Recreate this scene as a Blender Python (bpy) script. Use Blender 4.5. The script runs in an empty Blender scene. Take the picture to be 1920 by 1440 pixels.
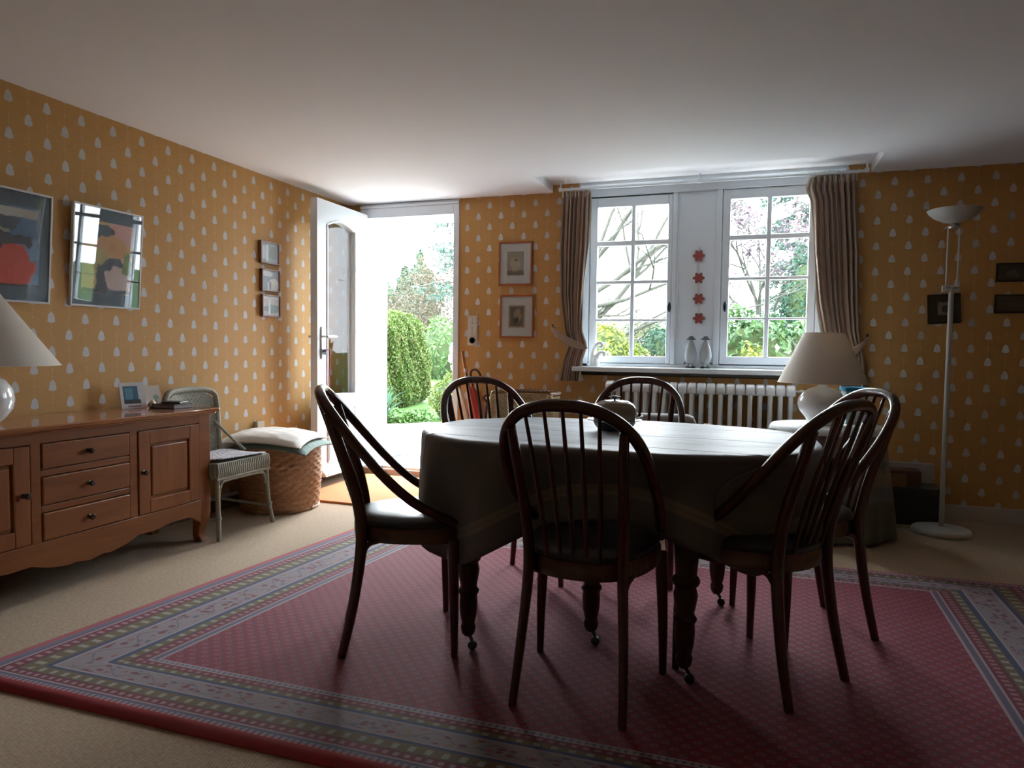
import bpy, math, random
from mathutils import Vector, Matrix
random.seed(7)
PI = math.pi
scene = bpy.context.scene
COL = scene.collection

# ------------------------------------------------------------------ camera
cam_d = bpy.data.cameras.new('camera'); cam = bpy.data.objects.new('camera', cam_d); COL.objects.link(cam)
YAW, PITCH, ROLL, FPX, HC = 0.330551431, -0.0506637775, 0.0122723988, 1297.72414, 1.01796
_f = Vector((-math.sin(YAW)*math.cos(PITCH), math.cos(YAW)*math.cos(PITCH), math.sin(PITCH)))
_r = Vector((math.cos(YAW), math.sin(YAW), 0)); _u = _r.cross(_f)
_r2 = _r*math.cos(ROLL) + _u*math.sin(ROLL); _u2 = -_r*math.sin(ROLL) + _u*math.cos(ROLL)
M4 = Matrix((( _r2.x, _u2.x, -_f.x, 0), (_r2.y, _u2.y, -_f.y, 0), (_r2.z, _u2.z, -_f.z, HC), (0, 0, 0, 1)))
cam.matrix_world = M4
cam_d.sensor_width = 36; cam_d.lens = FPX*36/1920; cam_d.clip_start = .05; cam_d.clip_end = 400
scene.camera = cam
# ------------------------------------------------------------------ sky, exposure
scene.view_settings.view_transform = 'Standard'; scene.view_settings.look = 'None'
scene.view_settings.gamma = 1; scene.view_settings.use_curve_mapping = False
scene.view_settings.exposure = 1.35
w = bpy.data.worlds.new('overcast_sky'); scene.world = w; w.use_nodes = True
bg = w.node_tree.nodes['Background']; bg.inputs[0].default_value = (.82, .92, 1.0, 1); bg.inputs[1].default_value = 9.0
# the brighter part of the overcast sky, low over the garden
sun_d = bpy.data.lights.new('veiled_sun', 'SUN'); sun_d.energy = 5.0; sun_d.angle = math.radians(60); sun_d.color = (1, .97, .92)
sun = bpy.data.objects.new('veiled_sun', sun_d); COL.objects.link(sun)
sun.rotation_euler = Vector((0.30, -1.0, -0.62)).to_track_quat('-Z', 'Y').to_euler()

# ------------------------------------------------------------------ helpers: material nodes
class N:
    def __init__(s, name):
        s.m = bpy.data.materials.new(name); s.m.use_nodes = True; s.t = s.m.node_tree; s.t.nodes.clear()
        s.out = s.t.nodes.new('ShaderNodeOutputMaterial')
    def node(s, typ, ins=None, **kw):
        n = s.t.nodes.new(typ)
        for k, v in kw.items(): setattr(n, k, v)
        for k, v in (ins or {}).items(): s.set(n.inputs[k], v)
        return n
    def set(s, inp, v):
        if isinstance(v, bpy.types.NodeSocket): s.t.links.new(v, inp)
        elif isinstance(v, (tuple, list)) and len(v) == 3 and inp.type == 'RGBA': inp.default_value = (*v, 1)
        else: inp.default_value = v
    def ma(s, op, a, b=0.0, c=0.0, clamp=False):
        n = s.node('ShaderNodeMath', {0: a, 1: b, 2: c}, operation=op, use_clamp=clamp); return n.outputs[0]
    def mix(s, f, a, b, mode='MIX'):
        n = s.node('ShaderNodeMix', data_type='RGBA', blend_type=mode)
        s.set(n.inputs[0], f); s.set(n.inputs[6], a); s.set(n.inputs[7], b); return n.outputs[2]
    def xyz(s, vec):
        n = s.node('ShaderNodeSeparateXYZ', {0: vec}); return n.outputs
    def obj(s): return s.node('ShaderNodeTexCoord').outputs['Object']
    def gen(s): return s.node('ShaderNodeTexCoord').outputs['Generated']
    def uv(s): return s.node('ShaderNodeTexCoord').outputs['UV']
    def noise(s, vec, sc, det=3, rough=.5, out='Fac'):
        return s.node('ShaderNodeTexNoise', {'Vector': vec, 'Scale': sc, 'Detail': det, 'Roughness': rough}).outputs[out]
    def mapv(s, vec, scale=(1, 1, 1), loc=(0, 0, 0), rot=(0, 0, 0)):
        return s.node('ShaderNodeMapping', {'Vector': vec, 'Scale': scale, 'Location': loc, 'Rotation': rot}).outputs[0]
    def ramp(s, f, stops, interp='LINEAR'):
        n = s.node('ShaderNodeValToRGB', {0: f}); cr = n.color_ramp; cr.interpolation = interp
        while len(cr.elements) < len(stops): cr.elements.new(0.5)
        while len(cr.elements) > len(stops): cr.elements.remove(cr.elements[-1])
        for e, (p, c) in zip(cr.elements, stops):
            e.position = p; e.color = (*c, 1) if len(c) == 3 else c
        return n.outputs[0]
    def sstep(s, x, a, b):
        n = s.node('ShaderNodeMapRange', {0: x, 1: a, 2: b}, interpolation_type='SMOOTHSTEP'); return n.outputs[0]
    def bump(s, h, strength=.3, dist=.01):
        return s.node('ShaderNodeBump', {'Height': h, 'Strength': strength, 'Distance': dist}).outputs[0]
    def pbsdf(s, color, rough=.6, normal=None, spec=.5, metal=0, sheen=0, sheen_tint=None, coat=0, trans=0):
        n = s.node('ShaderNodeBsdfPrincipled', {'Base Color': color, 'Roughness': rough, 'Metallic': metal,
              'Specular IOR Level': spec, 'Sheen Weight': sheen, 'Coat Weight': coat})
        if sheen_tint: s.set(n.inputs['Sheen Tint'], sheen_tint)
        if normal is not None: s.set(n.inputs['Normal'], normal)
        return n.outputs[0]
    def done(s, sh): s.t.links.new(sh, s.out.inputs[0]); return s.m

def mat_plain(name, c, rough=.6, var=.06, sc=12, spec=.5, metal=0, bump=0, sheen=0, coat=0):
    m = N(name); o = m.obj(); n = m.noise(o, sc, 4)
    c2 = tuple(min(1, x*(1+var)) for x in c); c1 = tuple(x*(1-var) for x in c)
    col = m.mix(n, c1, c2)
    nb = m.bump(m.noise(o, sc*8, 3), bump, .002) if bump else None
    return m.done(m.pbsdf(col, rough, nb, spec, metal, sheen, coat=coat))

def mat_wood(name, c1, c2, rough=.4, axis=0, sc=1.0, coat=.1):
    m = N(name); o = m.obj()
    scv = [18*sc, 18*sc, 18*sc]; scv[axis] = 1.6*sc
    v = m.mapv(o, tuple(scv))
    n = m.noise(v, 1.0, 6, .6); n2 = m.noise(v, 6.0, 3, .6)
    f = m.ma('ADD', m.ma('MULTIPLY', n, .75), m.ma('MULTIPLY', n2, .25))
    col = m.ramp(f, [(.3, c1), (.5, tuple((a+b)/2 for a, b in zip(c1, c2))), (.68, c2)])
    return m.done(m.pbsdf(col, rough, m.bump(f, .08, .004), coat=coat, spec=.4))

def mat_thin_glass(name, refl=1.0, tint=(.97, .98, .98)):
    m = N(name)
    tr = m.node('ShaderNodeBsdfTransparent', {0: tint}).outputs[0]
    gl = m.node('ShaderNodeBsdfGlossy', {'Color': (1, 1, 1), 'Roughness': .01}).outputs[0]
    fa = m.node('ShaderNodeLayerWeight', {'Blend': .5}).outputs['Facing']
    f = m.ma('MULTIPLY', m.ma('ADD', .04, m.ma('MULTIPLY', m.ma('POWER', fa, 5.0), .96)), refl, clamp=True)
    mx = m.node('ShaderNodeMixShader', {0: f, 1: tr, 2: gl}).outputs[0]
    return m.done(mx)

def mat_wallpaper(name, ax, x0, z0, dx, dz):
    m = N(name); o = m.obj(); c = m.xyz(o); X, Z = c[ax], c[2]
    def lattice(xo, zo):
        fu = m.ma('FRACT', m.ma('ADD', m.ma('DIVIDE', m.ma('SUBTRACT', X, xo), dx), .5+100))
        fv = m.ma('FRACT', m.ma('ADD', m.ma('DIVIDE', m.ma('SUBTRACT', Z, zo), dz), .5+100))
        return m.ma('MULTIPLY', m.ma('SUBTRACT', fu, .5), dx), m.ma('MULTIPLY', m.ma('SUBTRACT', fv, .5), dz)
    masks = []
    for (xo, zo) in ((x0, z0), (x0+dx/2, z0+dz/2)):
        u, v = lattice(xo, zo)
        t = m.ma('DIVIDE', v, .0255)
        t2 = m.ma('MULTIPLY', t, t)
        root = m.ma('SQRT', m.ma('MAXIMUM', m.ma('SUBTRACT', 1.0, m.ma('MULTIPLY', t2, t2)), 0.0))
        # little tiers, like a small cut tree
        tier = m.ma('MULTIPLY', m.ma('PINGPONG', m.ma('ADD', v, 1.0), .0075), .35)
        wd = m.ma('MULTIPLY', root, m.ma('SUBTRACT', .0165, m.ma('MULTIPLY', t, .0062)))
        wd = m.ma('ADD', wd, tier)
        masks.append(m.sstep(m.ma('SUBTRACT', wd, m.ma('ABSOLUTE', u)), .000, .0035))
    mk = m.ma('MAXIMUM', masks[0], masks[1])
    dots = []
    for (xo, zo) in ((x0+dx/2, z0), (x0, z0+dz/2)):
        u, v = lattice(xo, zo)
        dots.append(m.sstep(m.ma('ADD', m.ma('ABSOLUTE', u), m.ma('ABSOLUTE', v)), .0065, .0035))
    dk = m.ma('MULTIPLY', m.ma('MAXIMUM', dots[0], dots[1]), .22)
    n = m.noise(o, 26, 3); base = m.mix(n, WP1, WP2)
    base = m.mix(dk, base, (.80, .66, .40))
    n2 = m.noise(o, 150, 2)
    mot = m.mix(n2, (.48, .48, .49), (.66, .66, .66))
    col = m.mix(m.ma('MULTIPLY', mk, .93), base, mot)
    return m.done(m.pbsdf(col, .62, m.bump(m.noise(o, 300, 2), .05, .001), spec=.3))
WP1, WP2 = (.49, .265, .086), (.56, .31, .11)

# ------------------------------------------------------------------ helpers: meshes
class MB:
    def __init__(s): s.v = []; s.f = []; s.uvs = None
    def add(s, vs, fs):
        o = len(s.v); s.v += [tuple(x) for x in vs]; s.f += [tuple(i+o for i in f) for f in fs]; return s
    def box(s, x0, x1, y0, y1, z0, z1, m=None):
        vs = [Vector(p) for p in ((x0,y0,z0),(x1,y0,z0),(x1,y1,z0),(x0,y1,z0),(x0,y0,z1),(x1,y0,z1),(x1,y1,z1),(x0,y1,z1))]
        if m is not None: vs = [m @ p for p in vs]
        return s.add(vs, [(0,3,2,1),(4,5,6,7),(0,1,5,4),(1,2,6,5),(2,3,7,6),(3,0,4,7)])
    def tube(s, pts, rad, n=10, cap=True, flat=None, closed=False):
        pts = [Vector(p) for p in pts]; L = len(pts)
        if not isinstance(rad, (list, tuple)): rad = [rad]*L
        vs = []; prev = None
        for i, p in enumerate(pts):
            a = pts[(i-1) % L] if (i > 0 or closed) else p
            b = pts[(i+1) % L] if (i < L-1 or closed) else p
            t = (b-a).normalized()
            if prev is None:
                ref = Vector((0, 0, 1)) if abs(t.z) < .9 else Vector((1, 0, 0))
                nx = t.cross(ref).normalized()
            else:
                nx = (prev - t*prev.dot(t)).normalized()
            prev = nx; ny = t.cross(nx)
            for k in range(n):
                th = 2*PI*k/n; e = (flat or 1)
                vs.append(p + nx*math.cos(th)*rad[i] + ny*math.sin(th)*rad[i]*e)
        fs = []
        for i in range(L if closed else L-1):
            j = (i+1) % L
            for k in range(n):
                fs.append((i*n+k, i*n+(k+1) % n, j*n+(k+1) % n, j*n+k))
        if cap and not closed: fs += [tuple(range(n))[::-1], tuple((L-1)*n+k for k in range(n))]
        return s.add(vs, fs)
    def lathe(s, prof, c=(0, 0, 0), n=28, sx=1, sy=1, m=None):
        vs = []
        for (r, z) in prof:
            for k in range(n):
                th = 2*PI*k/n; p = Vector((c[0]+sx*r*math.cos(th), c[1]+sy*r*math.sin(th), c[2]+z))
                vs.append(m @ p if m is not None else p)
        fs = []; L = len(prof)
        for i in range(L-1):
            for k in range(n): fs.append((i*n+k, i*n+(k+1) % n, (i+1)*n+(k+1) % n, (i+1)*n+k))
        if prof[0][0] > 1e-5: fs.append(tuple(range(n))[::-1])
        if prof[-1][0] > 1e-5: fs.append(tuple((L-1)*n+k for k in range(n)))
        return s.add(vs, fs)
    def prism(s, poly, fn, d0, d1):
        """poly of 2-D points, fn(a, b, d) -> xyz"""
        n = len(poly)
        vs = [fn(a, b, d0) for a, b in poly] + [fn(a, b, d1) for a, b in poly]
        return s.add(vs, [tuple(range(n))[::-1], tuple(range(n, 2*n))] + [(i, (i+1) % n, n+(i+1) % n, n+i) for i in range(n)])
    def grid(s, fn, nu, nv, thick=None):
        vs = [fn(i/nu, j/nv) for j in range(nv+1) for i in range(nu+1)]
        fs = [(j*(nu+1)+i, j*(nu+1)+i+1, (j+1)*(nu+1)+i+1, (j+1)*(nu+1)+i) for j in range(nv) for i in range(nu)]
        return s.add(vs, fs)
    def build(s, name, mat=None, parent=None, smooth=40, bevel=0, subd=0, solid=0, wn=False):
        me = bpy.data.meshes.new(name); me.from_pydata(s.v, [], s.f); me.update()
        if smooth:
            me.polygons.foreach_set('use_smooth', [True]*len(me.polygons))
            if smooth < 180: me.set_sharp_from_angle(angle=math.radians(smooth))
        if mat: me.materials.append(mat)
        o = bpy.data.objects.new(name, me); COL.objects.link(o)
        if parent: o.parent = parent
        if solid:
            mo = o.modifiers.new('solid', 'SOLIDIFY'); mo.thickness = solid; mo.offset = 0
        if bevel:
            mo = o.modifiers.new('bevel', 'BEVEL'); mo.width = bevel; mo.segments = 2; mo.limit_method = 'ANGLE'
            mo.angle_limit = math.radians(50)
        if subd:
            mo = o.modifiers.new('subd', 'SUBSURF'); mo.levels = subd; mo.render_levels = subd
        return o
def obj_fix(o):
    """recalculate normals"""
    import bmesh
    b = bmesh.new(); b.from_mesh(o.data); bmesh.ops.recalc_face_normals(b, faces=b.faces); b.to_mesh(o.data); b.free(); return o
def tag(o, label=None, cat=None, group=None, kind=None):
    if label: o['label'] = label
    if cat: o['category'] = cat
    if group: o['group'] = group
    if kind: o['kind'] = kind
    return o
def empty(name, loc=(0, 0, 0), rz=0, label=None, cat=None, group=None, kind=None):
    o = bpy.data.objects.new(name, None); COL.objects.link(o); o.location = loc; o.rotation_euler = (0, 0, rz)
    o.empty_display_size = .1
    return tag(o, label, cat, group, kind)
def copy_tree(o, parent=None):
    c = o.copy(); COL.objects.link(c); c.parent = parent
    for ch in list(KIDS.get(o.name, o.children)): copy_tree(ch, c)
    return c
KIDS = {}
def kids_of(root):
    out = {}
    for x in bpy.data.objects:
        if x.parent: out.setdefault(x.parent.name, []).append(x)
    return out
def smoothpath(pts, n=6):
    """Catmull-Rom"""
    P = [Vector(p) for p in pts]; out = []
    for i in range(len(P)-1):
        p0 = P[i-1] if i else P[0]*2-P[1]; p1, p2 = P[i], P[i+1]; p3 = P[i+2] if i+2 < len(P) else P[-1]*2-P[-2]
        for k in range(n):
            t = k/n
            out.append(.5*((2*p1)+(-p0+p2)*t+(2*p0-5*p1+4*p2-p3)*t*t+(-p0+3*p1-3*p2+p3)*t**3))
    out.append(P[-1]); return out
def lerp(a, b, t): return a+(b-a)*t
def interp(tab, x):
    if x <= tab[0][0]: return tab[0][1]
    for (a, va), (b, vb) in zip(tab, tab[1:]):
        if x <= b:
            t = (x-a)/(b-a) if b > a else 0; return va+(vb-va)*t
    return tab[-1][1]

# ------------------------------------------------------------------ common materials
M = {}
M['white_paint'] = mat_plain('white_gloss_paint', (.76, .81, .86), .35, .02, 5)
M['white_wall'] = mat_plain('white_matt_paint', (.80, .80, .79), .8, .02, 3, spec=.2)
M['ceiling'] = mat_plain('ceiling_paint', (.82, .83, .85), .85, .02, 1.2, spec=.2)
M['glass'] = mat_thin_glass('window_glass')
M['pic_glass'] = mat_thin_glass('picture_glass', .8, (.98, .98, .98))
M['door_glass'] = mat_thin_glass('door_glass', .22)
M['pic_glass_matt'] = mat_thin_glass('low_reflection_glass', .18, (.98, .98, .98))
M['iron'] = mat_plain('dark_iron', (.02, .035, .05), .35, .2, 40, metal=.3)
M['chrome'] = mat_plain('brushed_metal', (.62, .62, .60), .3, .05, 40, metal=1)
M['dark_plastic'] = mat_plain('dark_plastic', (.02, .022, .03), .4)
M['paper'] = mat_plain('paper_white', (.75, .76, .76), .7, .03, 30)
M['ceramic'] = mat_plain('white_ceramic', (.80, .80, .79), .12, .02, 8, coat=.6)
M['mahogany'] = mat_wood('dark_mahogany', (.040, .010, .007), (.080, .022, .014), .26, 2, 1.2, .35)
M['tablewood'] = mat_wood('dark_turned_oak', (.030, .014, .008), (.060, .028, .015), .45, 2, 1.2, .1)
M['leather'] = mat_plain('black_leather', (.022, .024, .028), .36, .2, 50, bump=.15)
M['fruitwood'] = mat_wood('cherry_wood', (.18, .052, .011), (.29, .098, .022), .40, 1, .8, .08)
M['fruitwood_v'] = mat_wood('cherry_wood_upright', (.19, .054, .012), (.30, .100, .023), .40, 2, .8, .08)
M['knob'] = mat_plain('aged_brass_knob', (.06, .035, .02), .35, .2, 30, metal=.6)

# =================================================================== ROOM SHELL
XL, D, XR, YF, H = -3.083, 4.886, 2.75, -1.9, 2.15
DW = D + .36                        # outer face of the back wall
SLOTX0, SLOTX1, SLOTY, SLOTZ = -1.38, .685, 4.42, 2.204
DX0, DX1, DZ1 = -2.965, -2.113, 2.12   # door opening
WX0, WX1, WZ0, WZ1 = -1.184, .556, .868, 2.196
DXP, DZP = .1792, .1590
wp_back = mat_wallpaper('yellow_wallpaper_back', 0, -1.869, .815, DXP, DZP)
wp_left = mat_wallpaper('yellow_wallpaper_left', 1, 2.361, 2.092, .175, DZP)

b = MB(); b.box(XL, XR, YF, DW, -.10, 0)
m = N('sisal_carpet'); o_ = m.obj()
rot = m.mapv(o_, (1, 1, 1), rot=(0, 0, math.radians(-105)))
cx = m.xyz(rot)
rib = m.ma('SINE', m.ma('MULTIPLY', cx[1], 2*PI/.0085))
rib2 = m.ma('SINE', m.ma('ADD', m.ma('MULTIPLY', cx[0], 2*PI/.011), m.ma('MULTIPLY', m.ma('FLOOR', m.ma('DIVIDE', cx[1], .0085)), PI)))
hgt = m.ma('ADD', m.ma('MULTIPLY', rib, .7), m.ma('MULTIPLY', rib2, .3))
nn = m.noise(o_, 90, 3); big = m.noise(o_, 1.6, 3)
f = m.ma('ADD', m.ma('MULTIPLY', hgt, .14), m.ma('ADD', m.ma('MULTIPLY', nn, .6), .2))
col = m.ramp(f, [(.25, (.20, .125, .075)), (.5, (.36, .255, .16)), (.75, (.47, .365, .25))])
col = m.mix(m.ma('MULTIPLY', big, .18), col, (.30, .22, .15))
M['sisal'] = m.done(m.pbsdf(col, .85, m.bump(hgt, .25, .0015), spec=.25, sheen=.15))
tag(b.build('floor', M['sisal'], smooth=0), kind='structure')

b = MB(); b.box(XL-.15, XL, YF, DW, 0, 2.35); tag(b.build('wall_left', wp_left, smooth=0), kind='structure')
b = MB()
b.box(XL, DX0, D, DW, 0, 2.35)
b.box(DX1, WX0, D, DW, 0, 2.35); b.box(WX1, XR, D, DW, 0, 2.35)
b.box(DX0, DX1, D, DW, 2.15, 2.35); b.box(WX0, WX1, D, DW, 0, WZ0-.03); b.box(WX0, WX1, D, DW, WZ1, 2.35)
wb = b.build('wall_back', wp_back, smooth=0); tag(wb, kind='structure')
b = MB(); b.box(XR, XR+.15, YF, DW, 0, 2.35); tag(b.build('wall_right', wp_left, smooth=0), kind='structure')
b = MB(); b.box(XL, XR, YF-.15, YF, 0, 2.35); tag(b.build('wall_front', wp_back, smooth=0), kind='structure')
# ceiling with the raised slot in front of the window
b = MB()
b.box(XL, XR, YF, SLOTY, H, H+.2); b.box(XL, SLOTX0, SLOTY, D, H, H+.2); b.box(SLOTX1, XR, SLOTY, D, H, H+.2)
b.box(SLOTX0, SLOTX1, SLOTY, D, SLOTZ, H+.2); b.box(DX0, DX1, D+.06, D+.1, 2.141, 2.15)
tag(b.build('ceiling', M['ceiling'], smooth=0), kind='structure')
# roof so that no sky falls on the room from above
b = MB(); b.box(XL-.4, XR+.4, YF-.4, DW+.05, 2.36, 2.6); tag(b.build('trim_1', M['white_wall'], smooth=0), kind='structure')

# white-painted reveals of the window and of the door
b = MB(); t = .012
b.box(WX0-.001, WX0+t, D-.002, DW, WZ0, WZ1); b.box(WX1-t, WX1+.001, D-.002, DW, WZ0, WZ1); b.box(WX0, WX1, D-.003, DW, WZ1-t, SLOTZ+.004)
b.box(WX0, WX1, 5.06, DW, WZ0-.03, WZ0+.01)
tag(b.build('trim_2', M['white_paint'], smooth=0), kind='structure')
b = MB()
b.box(DX1-.045, DX1, D-.012, D+.06, 0, 2.112); b.box(DX1-.035, DX1-.002, D+.06, DW, 0, 2.13)
b.box(DX0, DX0+.05, D-.012, D+.06, 0, 2.112); b.box(DX0+.002, DX0+.035, D+.06, DW, 0, 2.13)
b.box(DX0+.05, DX1-.045, D-.010, D+.05, 2.035, 2.112); b.box(DX0, DX1, D-.022, D-.002, 2.112, 2.132); b.box(DX0+.035, DX1-.035, D+.061, DW-.001, 2.05, 2.14)
b.box(DX0+.05, DX1-.045, D-.018, D-.0105, 2.035, 2.043); b.box(DX0+.0005, DX1-.0005, D-.004, D+.06, 2.132, 2.1495)
tag(b.build('trim_3', M['white_paint'], smooth=0, bevel=.003), kind='structure')   # door frame
M['step_wood'] = mat_wood('worn_threshold_wood', (.36, .22, .16), (.52, .36, .28), .6, 0)
b = MB(); b.box(DX0+.03, DX1-.02, D-.035, D+.06, 0, .052)
thr = b.build('trim_4', M['step_wood'], smooth=0, bevel=.006); tag(thr, kind='structure')
b = MB(); b.box(DX0+.03, DX1-.02, D+.02, D+.15, .052, .060); b.box(DX0+.03, DX1-.02, D-.005, D+.008, .052, .070); b.box(DX0+.03, DX1-.02, D+.15, DW, -.05, .045)
b.build('metal_sill', M['chrome'], thr, smooth=0)

# baseboards
M['skirt'] = mat_plain('skirting_paint', (.48, .43, .40), .5, .05, 6)
M['skirt_top'] = mat_plain('skirting_top_white', (.72, .73, .74), .45, .03, 6)
b = MB(); b.box(XL, XL+.014, YF, D, 0, .072); bl = b.build('baseboard_left', mat_plain('skirting_brown', (.16, .10, .07), .5, .1, 6), smooth=0); tag(bl, kind='structure')
b = MB(); b.box(XL, XL+.018, YF, D, .072, .088); b.build('cap_strip', M['skirt_top'], bl, smooth=0)
b = MB(); b.box(DX1+.0, XR, D-.016, D, 0, .088); b.box(DX1, XR, D-.010, D, .088, .094)
tag(b.build('baseboard_back', M['skirt'], smooth=0, bevel=.002), kind='structure')

# =================================================================== WINDOWS
def casement(n, x0, x1, z0, z1, px, pz, hx):
    """px: two (x0,x1) pane columns, pz: four (z0,z1) pane rows"""
    root = empty('window_%d' % n, ((x0+x1)/2, 5.02, z0)); tag(root, kind='structure')
    off = Vector(root.location)
    def B(*a): # local box
        return (a[0]-off.x, a[1]-off.x, a[2]-off.y, a[3]-off.y, a[4]-off.z, a[5]-off.z)
    b = MB(); Y0, Y1 = 5.0, 5.045
    b.box(*B(x0, px[0][0]-.006, Y0, Y1, z0, z1)); b.box(*B(px[1][1]+.006, x1, Y0, Y1, z0, z1))
    b.box(*B(px[0][0]-.006, px[1][1]+.006, Y0, Y1, z0, pz[-1][0]-.006)); b.box(*B(px[0][0]-.006, px[1][1]+.006, Y0, Y1, pz[0][1]+.006, z1))
    b.build('window_frame', M['white_paint'], root, smooth=0, bevel=.004)
    b = MB(); b.box(*B(px[0][1], px[1][0], Y0+.004, Y1-.006, pz[-1][0]-.01, pz[0][1]+.01)); b.build('muntin', M['white_paint'], root, smooth=0, bevel=.005)
    for (a0, a1), (c0, c1) in zip(pz, pz[1:]):
        b = MB(); b.box(*B(px[0][0]-.01, px[1][1]+.01, Y0+.006, Y1-.008, c1, a0)); b.build('muntin', M['white_paint'], root, smooth=0, bevel=.005)
    for c in px:
        for r in pz:
            b = MB(); b.box(*B(c[0]-.005, c[1]+.005, 5.024, 5.027, r[0]-.005, r[1]+.005)); b.build('pane', M['glass'], root, smooth=0)
    # oval iron espagnolette handle
    b = MB(); c = Vector((hx, 4.985, 1.325))-off
    b.lathe([(0, -.036), (.006, -.032), (.0125, -.012), (.0125, .012), (.006, .032), (0, .036)], c, 14, 1, .55)
    b.tube([c+Vector((0, .018, 0)), c+Vector((0, -.002, 0))], .006, 8)
    b.tube([c+Vector((0, -.006, .02)), c+Vector((.006, -.016, 0)), c+Vector((0, -.006, -.024))], .004, 6)
    h = b.build('handle', M['iron'], root); h['label'] = 'dark iron window handle'
    return root
rows = [(1.805, 2.042), (1.520, 1.770), (1.244, 1.496), (.982, 1.226)]
casement(1, -1.125, -.540, .925, 2.115, [(-1.066, -.828), (-.800, -.575)], rows, -.550)
casement(2, -.203, .395, .930, 2.122, [(-.146, .082), (.112, .340)], [(r[0]+.008, r[1]+.010) for r in rows], -.172)
b = MB()       # fixed frame round both casements
b.box(WX0+.01, -1.128, 4.985, 5.06, WZ0, WZ1-.01); b.box(.398, WX1-.01, 4.985, 5.06, WZ0, WZ1-.01)
b.box(WX0+.01, WX1-.01, 4.985, 5.06, 2.125, WZ1-.01); b.box(WX0+.01, WX1-.01, 4.985, 5.06, WZ0, .922)
b.box(-.537, -.505, 4.988, 5.06, .922, 2.125); b.box(-.243, -.206, 4.988, 5.06, .922, 2.125)
for (a0, a1, c0, c1) in ((-1.15, -1.09, .90, 2.19), (-.575, -.50, .90, 2.19), (-.25, -.165, .90, 2.19), (.36, .42, .90, 2.19)): b.box(a0, a1, 5.046, 5.07, c0, c1)
for (a0, a1) in ((-1.15, -.50), (-.25, .42)): b.box(a0, a1, 5.046, 5.07, .895, .955); b.box(a0, a1, 5.046, 5.07, 2.075, 2.19)
tag(b.build('trim_5', M['white_paint'], smooth=0, bevel=.004), kind='structure')
b = MB(); b.box(-.505, -.243, 5.012, 5.06, .922, 2.125)
b.box(-.505, -.493, 5.004, 5.02, .922, 2.125); b.box(-.255, -.243, 5.004, 5.02, .922, 2.125)
tag(b.build('trim_6', M['white_paint'], smooth=0, bevel=.002), kind='structure')    # white centre panel
b = MB(); b.box(WX0-.015, WX1+.015, 4.79, 5.0, .866, .900)
tag(b.build('trim_7', M['white_paint'], smooth=0, bevel=.006), kind='structure')    # window sill

# =================================================================== DOOR LEAF (open at a right angle along the left wall)
door = empty('door_1', (-2.925, 4.88, .07)); tag(door, kind='structure')
def dl(y, z): return (y-4.88, z-.07)
LX0, LX1 = -.028, .028
def dbox(b, y0, y1, z0, z1, x0=LX0, x1=LX1): b.box(x0, x1, y0-4.88, y1-4.88, z0-.07, z1-.07)
Y0, Y1 = 4.19, 4.875
b = MB(); dbox(b, Y0, 4.300, .085, 2.062); dbox(b, 4.695, Y1, .085, 2.062); dbox(b, 4.300, 4.695, .085, .655)
arch = [(4.300, 2.062), (4.300, 1.895)]
for k in range(13):
    t = k/12; arch.append((lerp(4.300, 4.695, t), 1.895+.052*math.sin(PI*t)))
arch += [(4.695, 1.895), (4.695, 2.062)]
arch = arch[:2]+arch[3:-3]+arch[-2:]
b.prism([dl(*p) for p in arch], lambda a, c, d: (d, a, c), LX0, LX1)
leafm = b.build('door_leaf', M['white_paint'], door, smooth=0)
obj_fix(leafm)
b = MB()     # glazing bead following the arch
pts = [(4.310, .662), (4.310, 1.893)]+[(lerp(4.310, 4.685, k/12), 1.893+.050*math.sin(PI*k/12)) for k in range(1, 12)]+[(4.685, 1.893), (4.685, .662)]
for sx in (LX1, LX0): b.tube([(sx, *dl(*p)) for p in pts+[pts[0]]], .009, 6)
b.build('glazing_bead', M['white_paint'], door)
b = MB(); b.prism([dl(*p) for p in pts], lambda a, c, d: (d, a, c), -.003, .003); obj_fix(b.build('pane', M['door_glass'], door, smooth=0))
b = MB(); dbox(b, 4.330, 4.665, .19, .55, LX1-.001, LX1+.008); b.build('lower_panel', M['white_paint'], door, smooth=0, bevel=.006)
b = MB(); ring = [(4.318, .178), (4.318, .562), (4.677, .562), (4.677, .178), (4.318, .178)]
b.tube([(LX1+.002, *dl(*p)) for p in ring], .007, 6); b.build('panel_molding', mat_plain('grey_shadow_molding', (.52, .52, .53), .4), door)
b = MB(); b.prism([(0, .0), (.05, .0), (.05, .012), (.012, .055), (0, .06)], lambda a, c, d: (LX1+a, d-4.88, c+.012), Y0+.03, Y1-.03)
obj_fix(b.build('weather_bar', M['white_paint'], door, smooth=0, bevel=.003))
b = MB(); b.box(LX1, LX1+.010, 4.228-4.88, 4.262-4.88, .93-.07, 1.16-.07); b.box(LX0-.010, LX0, 4.228-4.88, 4.262-4.88, .93-.07, 1.16-.07)
pl = b.build('lock_plate', M['chrome'], door, smooth=0, bevel=.004)
b = MB()
for s_ in (1, -1):
    x = s_*.028
    b.tube([(x, 4.245-4.88, 1.09-.07), (x+s_*.05, 4.245-4.88, 1.09-.07)], .009, 8)
    b.tube(smoothpath([(x+s_*.048, 4.243-4.88, 1.09-.07), (x+s_*.052, 4.29-4.88, 1.092-.07), (x+s_*.050, 4.36-4.88, 1.09-.07)], 4), [.009]*8+[.006], 8)
b.build('lever_handle', M['chrome'], door)
b = MB(); b.tube([(LX1+.006, 4.250-4.88, .985-.07), (LX1+.022, 4.250-4.88, .985-.07)], .008, 8); b.box(LX1+.018, LX1+.022, 4.238-4.88, 4.262-4.88, .96-.07, 1.0-.07); b.build('key', M['iron'], door)
b = MB()
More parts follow.
